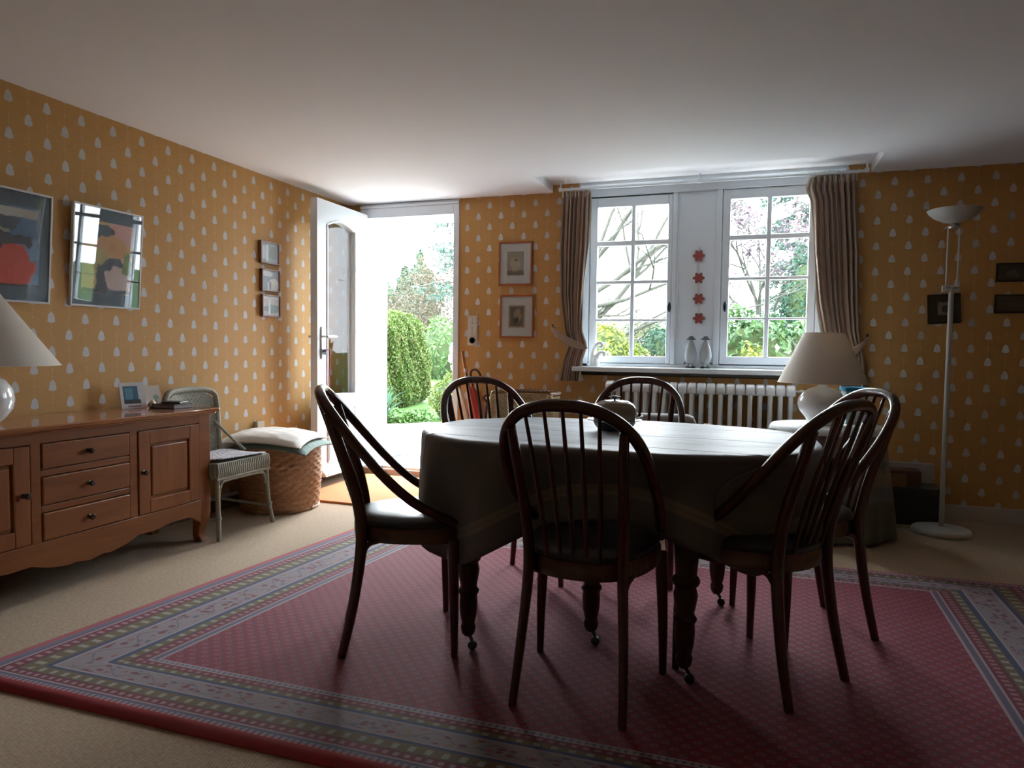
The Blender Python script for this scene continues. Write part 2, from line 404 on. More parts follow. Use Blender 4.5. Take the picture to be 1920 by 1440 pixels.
for z in (.25, 1.1, 1.9): b.tube([(0.0, 4.884-4.88, z-.07), (0.0, 4.884-4.88, z+.02)], .009, 8)
b.build('hinge', M['chrome'], door)
b = MB(); b.tube(smoothpath([(-2.862, 4.285, .99), (-2.858, 4.288, .93), (-2.860, 4.278, .82), (-2.862, 4.282, .74), (-2.858, 4.29, .65), (-2.86, 4.288, .60)], 5), .0045, 6)
b.tube(smoothpath([(-2.870, 4.25, .985), (-2.862, 4.27, 1.0), (-2.862, 4.285, .99)], 4), .003, 6)
tag(b.build('key_cord', mat_plain('red_cord', (.35, .02, .03), .6)), 'dark red cord hanging from the key of the open door', 'cord')

# =================================================================== RUG
def rugpt(u, v):
    """u across from left, v from the front, both 0..1"""
    BL, TL, BR, TR = Vector((-2.268, 1.385, 0)), Vector((-2.045, 3.487, 0)), Vector((1.155, 1.41, 0)), Vector((1.215, 3.572, 0))
    return (BL*(1-u)+BR*u)*(1-v)+(TL*(1-u)+TR*u)*v
RW, RL = 3.35, 2.13
NU, NV = 60, 40
vs, fs = [], []
for j in range(NV+1):
    for i in range(NU+1):
        p = rugpt(i/NU, j/NV); e = min(i, NU-i, j, NV-j)
        vs.append((p.x, p.y, .0085 if e > 0 else .006))
for j in range(NV):
    for i in range(NU): fs.append((j*(NU+1)+i, j*(NU+1)+i+1, (j+1)*(NU+1)+i+1, (j+1)*(NU+1)+i))
rim = [j for j in range(NU+1)]+[(j)*(NU+1)+NU for j in range(1, NV+1)]+[NV*(NU+1)+i for i in range(NU-1, -1, -1)]+[j*(NU+1) for j in range(NV-1, 0, -1)]
o0 = len(vs)
for r in rim: vs.append((vs[r][0], vs[r][1], .0005))
for k in range(len(rim)):
    k2 = (k+1) % len(rim); fs.append((rim[k2], rim[k], o0+k, o0+k2))
me = bpy.data.meshes.new('rug'); me.from_pydata(vs, [], fs); me.update()
uvl = me.uv_layers.new(name='UVMap')
uvv = [((i % (NU+1))/NU*RW, (i//(NU+1))/NV*RL) for i in range((NU+1)*(NV+1))]+[None]*len(rim)
for k, r in enumerate(rim): uvv[o0+k] = uvv[r]
for lp in me.loops: uvl.data[lp.index].uv = uvv[lp.vertex_index]
me.polygons.foreach_set('use_smooth', [True]*len(me.polygons))
m = N('oriental_rug'); uv = m.uv(); c = m.xyz(uv); U, V = c[0], c[1]
du = m.ma('MINIMUM', U, m.ma('SUBTRACT', RW, U))
vf = m.ma('DIVIDE', m.ma('SUBTRACT', V, .038), .585)       # the short ends carry a compressed border
vb = m.ma('DIVIDE', m.ma('SUBTRACT', m.ma('SUBTRACT', RL, V), 0.0), .50)
dv = m.ma('MINIMUM', vf, vb)
d = m.ma('MINIMUM', du, dv)
isv = m.ma('GREATER_THAN', du, dv)                           # 1 on the short-end borders
along = m.ma('ADD', m.ma('MULTIPLY', U, isv), m.ma('MULTIPLY', V, m.ma('SUBTRACT', 1.0, isv)))
dn = m.ma('DIVIDE', d, .5)
RED, MAR, BLU, OLI, PAL, GRY = (.42, .018, .020), (.17, .014, .030), (.010, .060, .150), (.14, .115, .040), (.42, .34, .36), (.12, .12, .20)
st = [(0, RED), (.030, GRY), (.066, PAL), (.076, MAR), (.120, (.05, .02, .03)), (.125, OLI), (.186, BLU), (.205, PAL), (.213, (.29, .26, .28)),
      (.325, PAL), (.333, BLU), (.352, OLI), (.385, (.05, .02, .03)), (.390, MAR), (.430, PAL), (.438, GRY), (.458, PAL), (.467, (.235, .010, .026))]
base = m.ramp(dn, [(p/.5, c_) for p, c_ in st], 'CONSTANT')
# repeated small motifs along the stripes
def cells(su, sv, a, b_):
    fu = m.ma('SUBTRACT', m.ma('FRACT', m.ma('ADD', m.ma('DIVIDE', a, su), 50.0)), .5)
    fv = m.ma('SUBTRACT', m.ma('FRACT', m.ma('ADD', m.ma('DIVIDE', b_, sv), 50.0)), .5)
    return fu, fv
def band(lo, hi): return m.ma('MULTIPLY', m.ma('GREATER_THAN', d, lo), m.ma('LESS_THAN', d, hi))
fu, _ = cells(.030, 1, along, along)
tick = m.ma('MULTIPLY', m.sstep(m.ma('ABSOLUTE', fu), .30, .18), band(.088, .112)); base = m.mix(m.ma('MULTIPLY', tick, .6), base, (.50, .40, .42))
tick = m.ma('MULTIPLY', m.sstep(m.ma('ABSOLUTE', fu), .30, .18), band(.400, .420)); base = m.mix(m.ma('MULTIPLY', tick, .5), base, (.50, .36, .36))
fu, _ = cells(.046, 1, along, along)
tick = m.ma('MULTIPLY', m.sstep(m.ma('ABSOLUTE', fu), .28, .12), m.ma('MAXIMUM', band(.137, .173), band(.358, .380)))
base = m.mix(m.ma('MULTIPLY', tick, .75), base, (.42, .44, .36))
fu, _ = cells(.023, 1, m.ma('ADD', along, .01), along)
tick = m.ma('MULTIPLY', m.ma('GREATER_THAN', m.ma('ABSOLUTE', fu), .42), m.ma('MAXIMUM', band(.125, .186), band(.352, .385)))
base = m.mix(m.ma('MULTIPLY', tick, .55), base, (.10, .07, .035))
# dashed white lines on the short ends
fu, _ = cells(.020, 1, along, along)
tick = m.ma('MULTIPLY', m.ma('MULTIPLY', m.sstep(m.ma('ABSOLUTE', fu), .34, .22), isv), m.ma('MAXIMUM', band(.022, .050), band(.430, .462)))
base = m.mix(m.ma('MULTIPLY', tick, .6), base, (.52, .42, .44))
# main border: branching sprigs
v3 = m.node('ShaderNodeCombineXYZ', {0: along, 1: d, 2: 0.0}).outputs[0]
vo = m.node('ShaderNodeTexVoronoi', {'Vector': v3, 'Scale': 34.0, 'Randomness': .9}, feature='F1')
fl = m.sstep(m.ma('ADD', vo.outputs['Distance'], m.ma('MULTIPLY', m.noise(v3, 90, 2), .25)), .60, .48)
rc = m.xyz(vo.outputs['Color'])[0]
mc = m.ramp(rc, [(0, (.17, .012, .028)), (.35, (.30, .11, .13)), (.52, (.08, .11, .20)), (.70, (.16, .015, .03)), (.86, (.25, .20, .10))], 'CONSTANT')
fmask = m.ma('MULTIPLY', fl, m.ma('MULTIPLY', band(.222, .316), m.ma('GREATER_THAN', m.xyz(vo.outputs['Color'])[1], .30)))
base = m.mix(m.ma('MULTIPLY', fmask, .85), base, mc)
wv = m.ma('ABSOLUTE', m.ma('SUBTRACT', d, m.ma('ADD', .269, m.ma('MULTIPLY', m.ma('SINE', m.ma('MULTIPLY', along, 2*PI/.16)), .033))))
base = m.mix(m.ma('MULTIPLY', m.ma('MULTIPLY', m.sstep(wv, .006, .003), band(.215, .323)), .6), base, (.11, .11, .17))
# field: staggered small boteh
infield = m.ma('GREATER_THAN', d, .468)
for (ox, oy) in ((0, 0), (.5, .5)):
    fu, fv = cells(.050, .050, m.ma('ADD', U, ox*.05), m.ma('ADD', V, oy*.05))
    r_ = m.ma('SQRT', m.ma('ADD', m.ma('MULTIPLY', m.ma('MULTIPLY', fu, fu), 1.0), m.ma('MULTIPLY', m.ma('MULTIPLY', fv, fv), 1.9)))
    ringm = m.ma('MULTIPLY', m.sstep(r_, .27, .22), infield)
    base = m.mix(m.ma('MULTIPLY', ringm, .44), base, (.40, .17, .24))
    core = m.ma('MULTIPLY', m.sstep(r_, .12, .08), infield); base = m.mix(m.ma('MULTIPLY', core, .9), base, (.17, .008, .02))
    fu2, fv2 = cells(.050, .050, m.ma('ADD', U, ox*.05+.012), m.ma('ADD', V, oy*.05+.022))
    r2 = m.ma('SQRT', m.ma('ADD', m.ma('MULTIPLY', m.ma('MULTIPLY', fu2, fu2), .6), m.ma('MULTIPLY', m.ma('MULTIPLY', fv2, fv2), 2.5)))
    dot = m.ma('MULTIPLY', m.sstep(r2, .15, .10), infield); base = m.mix(m.ma('MULTIPLY', dot, .85), base, (.03, .028, .075))
n_ = m.noise(m.uv(), 160, 3); n2_ = m.noise(m.uv(), 3.0, 3)
base = m.mix(m.ma('MULTIPLY', n_, .40), base, m.mix(.5, base, (.05, .03, .04)))
base = m.mix(.14, base, (.02, .01, .02))
base = m.mix(m.ma('MULTIPLY', n2_, .22), base, m.mix(.6, base, (.34, .05, .07)))
M['rug'] = m.done(m.pbsdf(base, .8, m.bump(m.noise(m.uv(), 420, 2), .35, .003), spec=.25, sheen=.12, sheen_tint=(.85, .88, 1.0)))
me.materials.append(M['rug'])
rug = bpy.data.objects.new('oriental_rug', me); COL.objects.link(rug)
tag(rug, 'large red oriental rug with cream floral border under the dining table', 'rug')

# =================================================================== DINING CHAIRS
def make_chair():
    R = empty('dining_chair')
    W = M['mahogany']
    for s in (-1, 1):
        # rear leg runs on upwards as the outer upright of the back
        pts = smoothpath([(s*.158, -.012, 0), (s*.150, .022, .16), (s*.140, .046, .33), (s*.136, .050, .44), (s*.141, .030, .56), (s*.148, -.014, .70), (s*.156, -.052, .825)], 4)
        n = len(pts); rad = [lerp(.0145, .0205, min(1, i/(n*.45))) if i < n*.45 else lerp(.0205, .0165, (i-n*.45)/(n*.55)) for i in range(n)]
        b = MB(); b.tube(pts, rad, 12, flat=.8); b.build('rear_leg', W, R)
        b = MB(); b.tube(smoothpath([(s*.203, .352, 0), (s*.200, .349, .18), (s*.190, .345, .40)], 3), [.0115, .0125, .014, .0155, .017, .0185, .019], 12); b.build('front_leg', W, R)
        b = MB(); b.tube(smoothpath([(s*.141, .056, .350), (s*.146, .074, .378), (s*.152, .105, .390)], 4), .0085, 8); b.build('bracket', W, R)
    # seat frame: rounded trapezoid ring, wider at the front
    def outline(k, n, g=0):
        th = 2*PI*k/n; cs, sn = math.cos(th), math.sin(th)
        p = 2.6; r = (abs(cs)**p+abs(sn)**p)**(-1/p)
        y = .225+(.205-g)*r*sn; w = (.193-g)+.030*((y-.225)/.2)
        return (w*r*cs*1.0, y)
    n = 40; vs = []; prof = [(0, .385), (0, .428), (.004, .436), (.030, .436), (.030, .385)]
    for g, z in prof: vs += [(*outline(k, n, g), z) for k in range(n)]
    fs = [(i*n+k, i*n+(k+1) % n, ((i+1) % 5)*n+(k+1) % n, ((i+1) % 5)*n+k) for i in range(5) for k in range(n)]
    b = MB(); b.add(vs, fs); obj_fix(b.build('seat_frame', W, R))
    vs = []; prof = [(.010, .430), (.006, .440), (.006, .452), (.016, .463), (.045, .470), (.09, .473), (.14, .474)]
    for g, z in prof: vs += [(*outline(k, n, g), z) for k in range(n)]
    vs += [(*outline(k, n, .026), .400) for k in range(n)]
    fs = [(i*n+k, i*n+(k+1) % n, (i+1)*n+(k+1) % n, (i+1)*n+k) for i in range(len(prof)-1) for k in range(n)]
    L = len(prof); fs.append(tuple((L-1)*n+k for k in range(n))); fs.append(tuple(L*n+k for k in range(n))[::-1])
    b = MB(); b.add(vs, fs); c = b.build('seat_cushion', M['leather'], R); obj_fix(c); c['label'] = 'black leather seat pad'
    # bent hoop: crown behind, sides sweep forward and in to the seat rim
    half = [(0, -.092, .893), (.060, -.090, .889), (.120, -.076, .868), (.168, -.044, .826), (.197, .004, .764), (.209, .060, .694), (.214, .116, .628), (.212, .170, .572), (.206, .225, .525), (.199, .280, .490), (.192, .330, .466), (.188, .352, .448)]
    full = [(-x, y, z) for x, y, z in half[::-1][:-1]]+half
    b = MB(); pts = smoothpath(full, 4); n = len(pts)
    b.tube(pts, [.0140+.0035*(1-abs(2*i/(n-1)-1)) for i in range(n)], 12, flat=1.05); h = b.build('back_hoop', W, R)
    for k in range(-2, 3):
        xt = k*.050; xb = k*.037
        zt = .888-.0*abs(k)-(.028 if abs(k) == 2 else .006 if abs(k) == 1 else 0)
        pts = [(lerp(xb, xt, t), lerp(.040, -.090, t**1.15), lerp(.432, zt, t)) for t in (0, .2, .4, .6, .8, 1)]
        b = MB(); b.tube(pts, [.0055, .0068, .0080, .0072, .0060, .0052], 8); b.build('spindle', W, R)
    return R
chair0 = make_chair()
KIDS = kids_of(None)
def rz_of(fx, fy): return math.atan2(-fx, fy)      # local +y -> (fx, fy)
chairs = [
    ((-.455, 1.832), (.05, 1), 'dark bentwood dining chair in the foreground, its spindle back to the viewer'),
    ((-1.305, 2.070), (.88, .475), 'dark bentwood dining chair at the left end of the table, seen from its side'),
    ((.210, 2.205), (-.835, .55), 'dark bentwood dining chair at the near right of the table, turned toward the door'),
    ((.368, 2.845), (-.90, -.44), 'dark bentwood dining chair at the far right, partly behind another chair, beside the skirted table'),
    ((-1.14, 2.94), (.72, -.69), 'dark bentwood dining chair behind the left end of the table, in front of the umbrellas'),
    ((-.500, 3.33), (.0, -1), 'dark bentwood dining chair behind the table, in front of the white radiator'),
]
for i, (loc, fd, lab) in enumerate(chairs):
    c = chair0 if i == 0 else copy_tree(chair0)
    c.location = (loc[0]*.992, loc[1]*.992, .0086); c.scale = (1, 1, .968); c.rotation_euler = (0, 0, rz_of(*fd))
    tag(c, lab, 'chair', 'bentwood chairs round the dining table')

# =================================================================== TABLE
TX, TY, TA, TB, TZ = -.463, 2.475, .675, .452, .715
tb = empty('dining_table', (TX, TY, .0086)); tag(tb, 'oval dining table with turned dark oak legs on castors', 'table')
def _sup(th, p=2.6):
    c, s_ = math.cos(th), math.sin(th); r = (abs(c)**p+abs(s_)**p)**(-1/p); return c*r, s_*r
b = MB(); b.prism([(_sup(2*PI*k/64)[0]*TA*.985, _sup(2*PI*k/64)[1]*TB*.985) for k in range(64)], lambda a, c, d: (a, c, d), TZ-.050, TZ-.016)
if 0: b.lathe([(0, TZ-.053), (.96, TZ-.053), (.99, TZ-.04), (.99, TZ-.022), (.96, TZ-.016), (0, TZ-.016)], (0, 0, 0), 48, TA, TB); b.build('table_top', M['tablewood'], tb)
b = MB(); b.box(-.41, .31, -.35, .35, .56, .662); b.box(-.39, .29, -.33, .33, .55, .66); b.build('apron', M['tablewood'], tb, smooth=0)
legprof = [(.014, .045), (.022, .055), (.026, .075), (.021, .09), (.024, .10), (.029, .125), (.031, .16), (.029, .185), (.034, .192), (.036, .200), (.030, .208), (.027, .216), (.032, .24), (.037, .272),
           (.031, .296), (.039, .304), (.043, .314), (.039, .324), (.032, .332), (.036, .38), (.039, .42), (.036, .455), (.031, .462), (.039, .470), (.031, .480), (.039, .490), (.031, .500), (.040, .512), (.034, .525), (.034, .54)]
for (x, y) in ((-.872, 2.118), (-.165, 2.130), (-.492, 2.30), (-.85, 2.84), (-.10, 2.84)):
    lx, ly = x-TX, y-TY
    b = MB(); b.lathe(legprof, (lx, ly, 0), 20); b.box(lx-.036, lx+.036, ly-.036, ly+.036, .54, .66)
    lg = b.build('leg', M['tablewood'], tb)
    b = MB(); b.lathe([(.0, -.010), (.010, -.010), (.015, -.006), (.015, .006), (.010, .010), (0, .010)], (0, 0, 0), 14, m=Matrix.Translation((lx+.018, ly-.006, .0152)) @ Matrix.Rotation(PI/2, 4, 'X'))
    b.tube([(lx, ly, .05), (lx+.012, ly-.002, .036), (lx+.018, ly-.006, .022)], .006, 6); b.build('castor', M['iron'], lg)

# ---- the cloth
def sup(th, p=2.6):
    c, s_ = math.cos(th), math.sin(th); r = (abs(c)**p+abs(s_)**p)**(-1/p); return c*r, s_*r
HX, HY = .925, .690
def cloth_pt(th, s):
    """th round the ellipse, s metres from the rim outward (negative: on the top)"""
    cs, sn = sup(th); th = (th+PI) % (2*PI)-PI
    if s <= 0: k = 1+s/TB; return Vector((TX+TA*cs*k, TY+TB*sn*k, TZ+.004))
    # cloth is a rectangle, turned a little
    a = 0.07; dx, dy = TA*cs, TB*sn; rr = math.hypot(dx, dy)
    ca, sa = math.cos(a), math.sin(a); ux, uy = (dx*ca+dy*sa)/rr, (-dx*sa+dy*ca)/rr
    hx, hy = HX, HY
    reach = 1/((abs(ux)/hx)**5+(abs(uy)/hy)**5)**(1/5)
    drop = max(.16, min(.41, reach-rr))
    t = s*drop
    cornerness = max(0, min(1, (drop-.24)/.15))
    rip = math.sin(th*26+2*math.sin(th*5))*.006*t/drop + cornerness*math.sin(th*15+.6)*.034*(t/drop)
    flare = .003+.02*t+rip*.8
    edge = .016
    if t < edge: q = t/edge*PI/2; out = .006+.012*math.sin(q)*1.0; z = TZ+.004-.016*(1-math.cos(q))
    else: out = .018+flare*min(1, (t-edge)/.08)-min(1, (t-edge)/.10)*(.11*math.exp(-((th+1.57)/.38)**4)+.12*math.exp(-((th+.80)/.28)**2)); z = TZ-.012-(t-edge)
    nx, ny = math.copysign(cs*cs, cs)/TA, math.copysign(sn*sn, sn)/TB; nl = math.hypot(nx, ny)
    return Vector((TX+TA*cs+nx/nl*out, TY+TB*sn+ny/nl*out, z))
ss = [-TB+.001, -.42, -.34, -.26, -.18, -.10, -.04, -.015, 0, .02, .035, .05, .075, .11, .16, .22, .30, .38, .46, .54, .62, .70, .78, .86, .94, 1.0]
NT = 180; vs = []; uvs = []
for s_ in ss:
    for k in range(NT):
        th = 2*PI*k/NT; p = cloth_pt(th, s_)
        if s_ <= 0:
            p.z += .0025*math.sin(p.x*9+p.y*5)*math.sin(p.y*12)+.0018*max(0, 1-abs(((p.y-TY+.06*p.x)*3.2) % 1-.5)*16)
        vs.append(p)
        cs, sn = sup(th); rr = math.hypot(TA*cs, TB*sn); a = .07; ca, sa = math.cos(a), math.sin(a)
        if s_ > 0:
            ux, uy = (TA*cs*ca+TB*sn*sa)/rr, (-TA*cs*sa+TB*sn*ca)/rr
            reach = 1/((abs(ux)/HX)**5+(abs(uy)/HY)**5)**(1/5); drop = max(.16, min(.41, reach-rr)); uvs.append((th, (1-s_)*drop*.92))
        else: uvs.append((th, .5))
fs = [(i*NT+k, i*NT+(k+1) % NT, (i+1)*NT+(k+1) % NT, (i+1)*NT+k) for i in range(len(ss)-1) for k in range(NT)]+[tuple(range(NT))[::-1]]
me = bpy.data.meshes.new('tablecloth'); me.from_pydata(vs, [], fs); me.update()
uvl = me.uv_layers.new(name='UVMap')
for lp in me.loops: uvl.data[lp.index].uv = uvs[lp.vertex_index]
me.polygons.foreach_set('use_smooth', [True]*len(me.polygons))
m = N('slate_linen_cloth'); o_ = m.obj(); hem = m.xyz(m.uv())[1]
wv = m.noise(m.mapv(o_, (300, 300, 300)), 1, 2)
col = m.mix(wv, (.062, .060, .066), (.095, .092, .098))
bnd = m.ma('MULTIPLY', m.sstep(hem, .078, .083), m.sstep(hem, .116, .111)); bnd2 = m.ma('MULTIPLY', m.ma('GREATER_THAN', hem, .092), m.ma('LESS_THAN', hem, .102))
col = m.mix(bnd, col, (.17, .145, .11)); col = m.mix(m.ma('MULTIPLY', bnd2, .5), col, (.10, .09, .08))
fold = m.noise(m.mapv(o_, (1.2, 5, 1), rot=(0, 0, .1)), 1.6, 3)
xy = m.xyz(o_)
cr = m.ma('ABSOLUTE', m.ma('SUBTRACT', m.ma('FRACT', m.ma('ADD', m.ma('MULTIPLY', m.ma('ADD', xy[1], m.ma('MULTIPLY', xy[0], .05)), 3.4), 20.3)), .5))
crease = m.sstep(cr, .03, .0)
hh = m.ma('ADD', m.ma('MULTIPLY', fold, 1.0), m.ma('MULTIPLY', crease, .35))
M['cloth'] = m.done(m.pbsdf(col, .48, m.bump(hh, .35, .03), spec=.9, sheen=.5, sheen_tint=(.8, .9, 1)))
me.materials.append(M['cloth'])
cl = bpy.data.objects.new('tablecloth', me); COL.objects.link(cl)
mo = cl.modifiers.new('solid', 'SOLIDIFY'); mo.thickness = .0025; mo.offset = -1
tag(cl, 'slate grey linen tablecloth with a pale stripe near its hem, over the oval table', 'tablecloth')

# ---- dome dish on the table
dx, dy = -.470, 2.545
dd = empty('domed_dish', (dx, dy, TZ+.007)); tag(dd, 'dark round dish under a pale domed lid with small black knob on the table', 'dish')
M['bowl'] = mat_plain('dark_glazed_stoneware', (.025, .028, .034), .35, .2, 20)
M['plate_rim'] = mat_plain('pale_glazed_rim', (.62, .66, .70), .15, .05, 20, coat=.4)
M['dome'] = mat_plain('beige_enamel_dome', (.24, .185, .125), .18, .08, 9, coat=.5)
b = MB(); b.lathe([(0, 0), (.052, 0), (.060, .004), (.072, .018), (.079, .032), (.076, .036), (.0, .034)], n=40); b.build('bowl', M['bowl'], dd)
b = MB(); b.lathe([(0, .034), (.080, .033), (.100, .038), (.101, .040), (.084, .0385), (0, .038)], n=40); b.build('plate', M['plate_rim'], dd)
b = MB(); b.lathe([(.078, .038), (.081, .042), (.082, .060), (.079, .082), (.070, .098), (.052, .107), (.025, .111), (0, .112)], n=40); ld = b.build('lid', M['dome'], dd)
b = MB(); b.lathe([(.004, .110), (.004, .116), (.012, .119), (.015, .123), (.010, .127), (0, .128)], n=16)
b.tube([(-.022, 0, .121), (.022, .002, .122)], .0028, 6); b.tube([(0, -.018, .121), (0, .018, .123)], .0028, 6); b.build('knob', M['iron'], ld)
for s_ in (-1, 1): b = MB(); b.tube(smoothpath([(s_*.083, -.014, .045), (s_*.098, -.010, .052), (s_*.102, 0, .055), (s_*.098, .010, .052), (s_*.083, .014, .045)], 3), .0035, 6); b.build('handle', M['plate_rim'], ld)

# =================================================================== SIDEBOARD
SBX, SY0, SY1 = -2.65, 1.475, 2.885
sb = empty('sideboard', (SBX, (SY0+SY1)/2, 0)); tag(sb, 'low cherry wood sideboard with two panelled doors and three middle drawers against the left wall', 'sideboard')
ym = (SY0+SY1)/2
def sbox(b, x0, x1, y0, y1, z0, z1): b.box(x0-SBX, x1-SBX, y0-ym, y1-ym, z0, z1)
b = MB()
sbox(b, -3.05, SBX-.012, SY0+.03, SY1-.03, .16, .655)                       # carcass behind the face frame
for y in (SY0, SY1-.077): sbox(b, SBX-.06, SBX, y, y+.077, .16, .665)        # corner posts
for y in (SY0, SY1-.05): sbox(b, -3.06, -3.0, y, y+.05, 0, .665)
for y in (1.930, 2.389): sbox(b, SBX-.03, SBX, y, y+.042, .215, .625)
sbox(b, SBX-.03, SBX, SY0+.077, SY1-.077, .620, .665)
for z in (.486, .341): sbox(b, SBX-.03, SBX-.001, 1.972, 2.389, z, z+.027)
sbox(b, -3.05, SBX-.05, SY1-.03, SY1-.002, .16, .665)
b.build('carcass', M['fruitwood'], sb, smooth=0, bevel=.003)
b = MB()       # lower rail with a scalloped lower edge
top = .224; L0, L1 = SY0+.07, SY1-.07; n = 60; poly = []
for k in range(n+1):
    t = k/n; s_ = abs(2*t-1)
    z = interp([(0, .092), (.10, .104), (.16, .098), (.30, .115), (.40, .138), (.55, .136), (.70, .150), (.88, .150), (.95, .125), (1, .105)], s_)
    poly.append((lerp(L0, L1, t)-ym, z))
poly = poly+[(L1-ym, top), (L0-ym, top)]
b.prism(poly, lambda a, c, d: (d, a, c), -.028, 0.002); obj_fix(b.build('scalloped_apron', M['fruitwood'], sb, smooth=0, bevel=.002))
b = MB()       # cabriole front feet
for yc, sgn in ((SY0+.040, -1), (SY1-.040, 1)):
    prof = [(.19, .038, 0), (.15, .036, .004), (.11, .030, .004), (.07, .024, -.002), (.035, .023, -.004), (.012, .027, .004), (0, .027, .008)]
    vs, fs = [], []
    for z, w_, off in prof:
        for (a, c) in ((-1, -1), (1, -1), (1, 1), (-1, 1)): vs.append((-.036+a*w_*.9+off, yc-ym+c*w_+off*sgn, z))
    for i in range(len(prof)-1):
        for k in range(4): fs.append((i*4+k, i*4+(k+1) % 4, (i+1)*4+(k+1) % 4, (i+1)*4+k))
    fs += [(0, 1, 2, 3), tuple(len(vs)-4+k for k in range(4))]
    bb = MB(); bb.add(vs, fs); obj_fix(bb.build('foot', M['fruitwood_v'], sb, smooth=60, bevel=.004))
b = MB(); sbox(b, -3.065, SBX+.034, SY0-.035, SY1+.035, .672, .693); sbox(b, -3.06, SBX+.020, SY0-.022, SY1+.022, .662, .673)
b.build('top', mat_wood('polished_cherry_top', (.26, .085, .03), (.38, .15, .055), .16, 1, .8, .6), sb, smooth=0, bevel=.007)
def sdoor(y0, y1, knob_y):
    z0, z1 = .227, .616
    b = MB(); f_ = .062
    sbox(b, SBX-.02, SBX+.003, y0, y0+f_, z0, z1); sbox(b, SBX-.02, SBX+.003, y1-f_, y1, z0, z1)
    sbox(b, SBX-.02, SBX+.003, y0+f_, y1-f_, z0, z0+f_); sbox(b, SBX-.02, SBX+.003, y0+f_, y1-f_, z1-f_, z1)
    d_ = b.build('door', M['fruitwood_v'], sb, smooth=0, bevel=.003)
    b = MB(); sbox(b, SBX-.020, SBX-.008, y0+f_-.005, y1-f_+.005, z0+f_-.005, z1-f_+.005)
    sbox(b, SBX-.014, SBX+.001, y0+f_+.014, y1-f_-.014, z0+f_+.014, z1-f_-.014); b.build('panel', M['fruitwood_v'], d_, smooth=0, bevel=.006)
    b = MB(); Lp = [(y0+f_, z0+f_), (y0+f_, z1-f_), (y1-f_, z1-f_), (y1-f_, z0+f_), (y0+f_, z0+f_)]
    b.tube([(-.002, a-ym, c) for a, c in Lp], .005, 6); b.build('molding', M['fruitwood_v'], d_)
    knob(knob_y, .425, d_)
def knob(y, z, par):
    b = MB(); b.lathe([(.0, 0), (.010, 0), (.011, .002), (.005, .006), (.005, .012), (.012, .018), (.013, .024), (.009, .029), (0, .030)], n=16, m=Matrix.Translation((.003, y-ym, z)) @ Matrix.Rotation(PI/2, 4, 'Y'))
    b.build('knob', M['knob'], par)
sdoor(2.436, 2.806, 2.456); sdoor(1.555, 1.926, 1.900)
for z0, z1 in ((.516, .617), (.371, .483), (.227, .338)):
    b = MB(); sbox(b, SBX-.02, SBX+.004, 1.976, 2.386, z0, z1); d_ = b.build('drawer', M['fruitwood'], sb, smooth=0, bevel=.005)
    knob(2.178, (z0+z1)/2, d_)
STZ = .693
# ---- lamp on the sideboard
def lamp(name, x, y, z, label, ball, shade, cable=False):
    R = empty(name, (x, y, z)); tag(R, label, 'lamp')
    b = MB(); b.lathe(ball, n=36); b.build('lamp_base', M['ceramic'], R)
    zt = ball[-1][1]; b = MB(); b.lathe([(.012, zt-.005), (.012, zt+.05), (.018, zt+.052), (.018, zt+.09), (0, zt+.09)], n=14); b.build('lamp_socket', M['chrome'], R)
    (r0, z0), (r1, z1) = shade
    b = MB(); b.lathe([(r0, z0), (r1, z1)], n=56); s_ = MB()
    s_.lathe([(r0, z0), (r1, z1), (r1-.0015, z1), (r0-.0015, z0), (r0, z0)], n=56); s_.f = [f for f in s_.f if len(f) == 4]
    sh = s_.build('lamp_shade', M['shade'], R, smooth=60)
    for r, zz in ((r0, z0), (r1, z1)):
        b = MB(); b.tube([(r*math.cos(2*PI*k/40), r*math.sin(2*PI*k/40), zz) for k in range(40)], .0022, 6, closed=True); b.build('binding', M['shade_rim'], sh)
    b = MB(); zr = z1-.03
    for k in range(3):
        a = 2*PI*k/3; b.tube([(0, 0, zr), ((r1-.002)*math.cos(a), (r1-.002)*math.sin(a), z1-.002)], .002, 5)
    b.tube([(0, 0, zt+.08), (0, 0, zr)], .004, 6); b.build('shade_carrier', M['chrome'], sh)
    return R
m = N('parchment_shade'); o_ = m.obj()
cc = m.mix(m.noise(o_, 20, 3), (.70, .65, .57), (.76, .71, .63))
pb = m.pbsdf(cc, .7, None, spec=.3); tl = m.node('ShaderNodeBsdfTranslucent', {0: (.62, .48, .33)}).outputs[0]
M['shade'] = m.done(m.node('ShaderNodeMixShader', {0: .28, 1: pb, 2: tl}).outputs[0])
M['shade_rim'] = mat_plain('shade_binding', (.70, .64, .52), .6)
lamp('table_lamp', -2.86, 1.90, STZ, 'white globe table lamp with a cream cone shade on the sideboard',
     [(0, 0), (.045, 0), (.05, .004), (.072, .022), (.098, .060), (.106, .100), (.098, .140), (.074, .176), (.040, .198), (.022, .204), (.018, .215)], ((.262, .237), (.062, .52)))
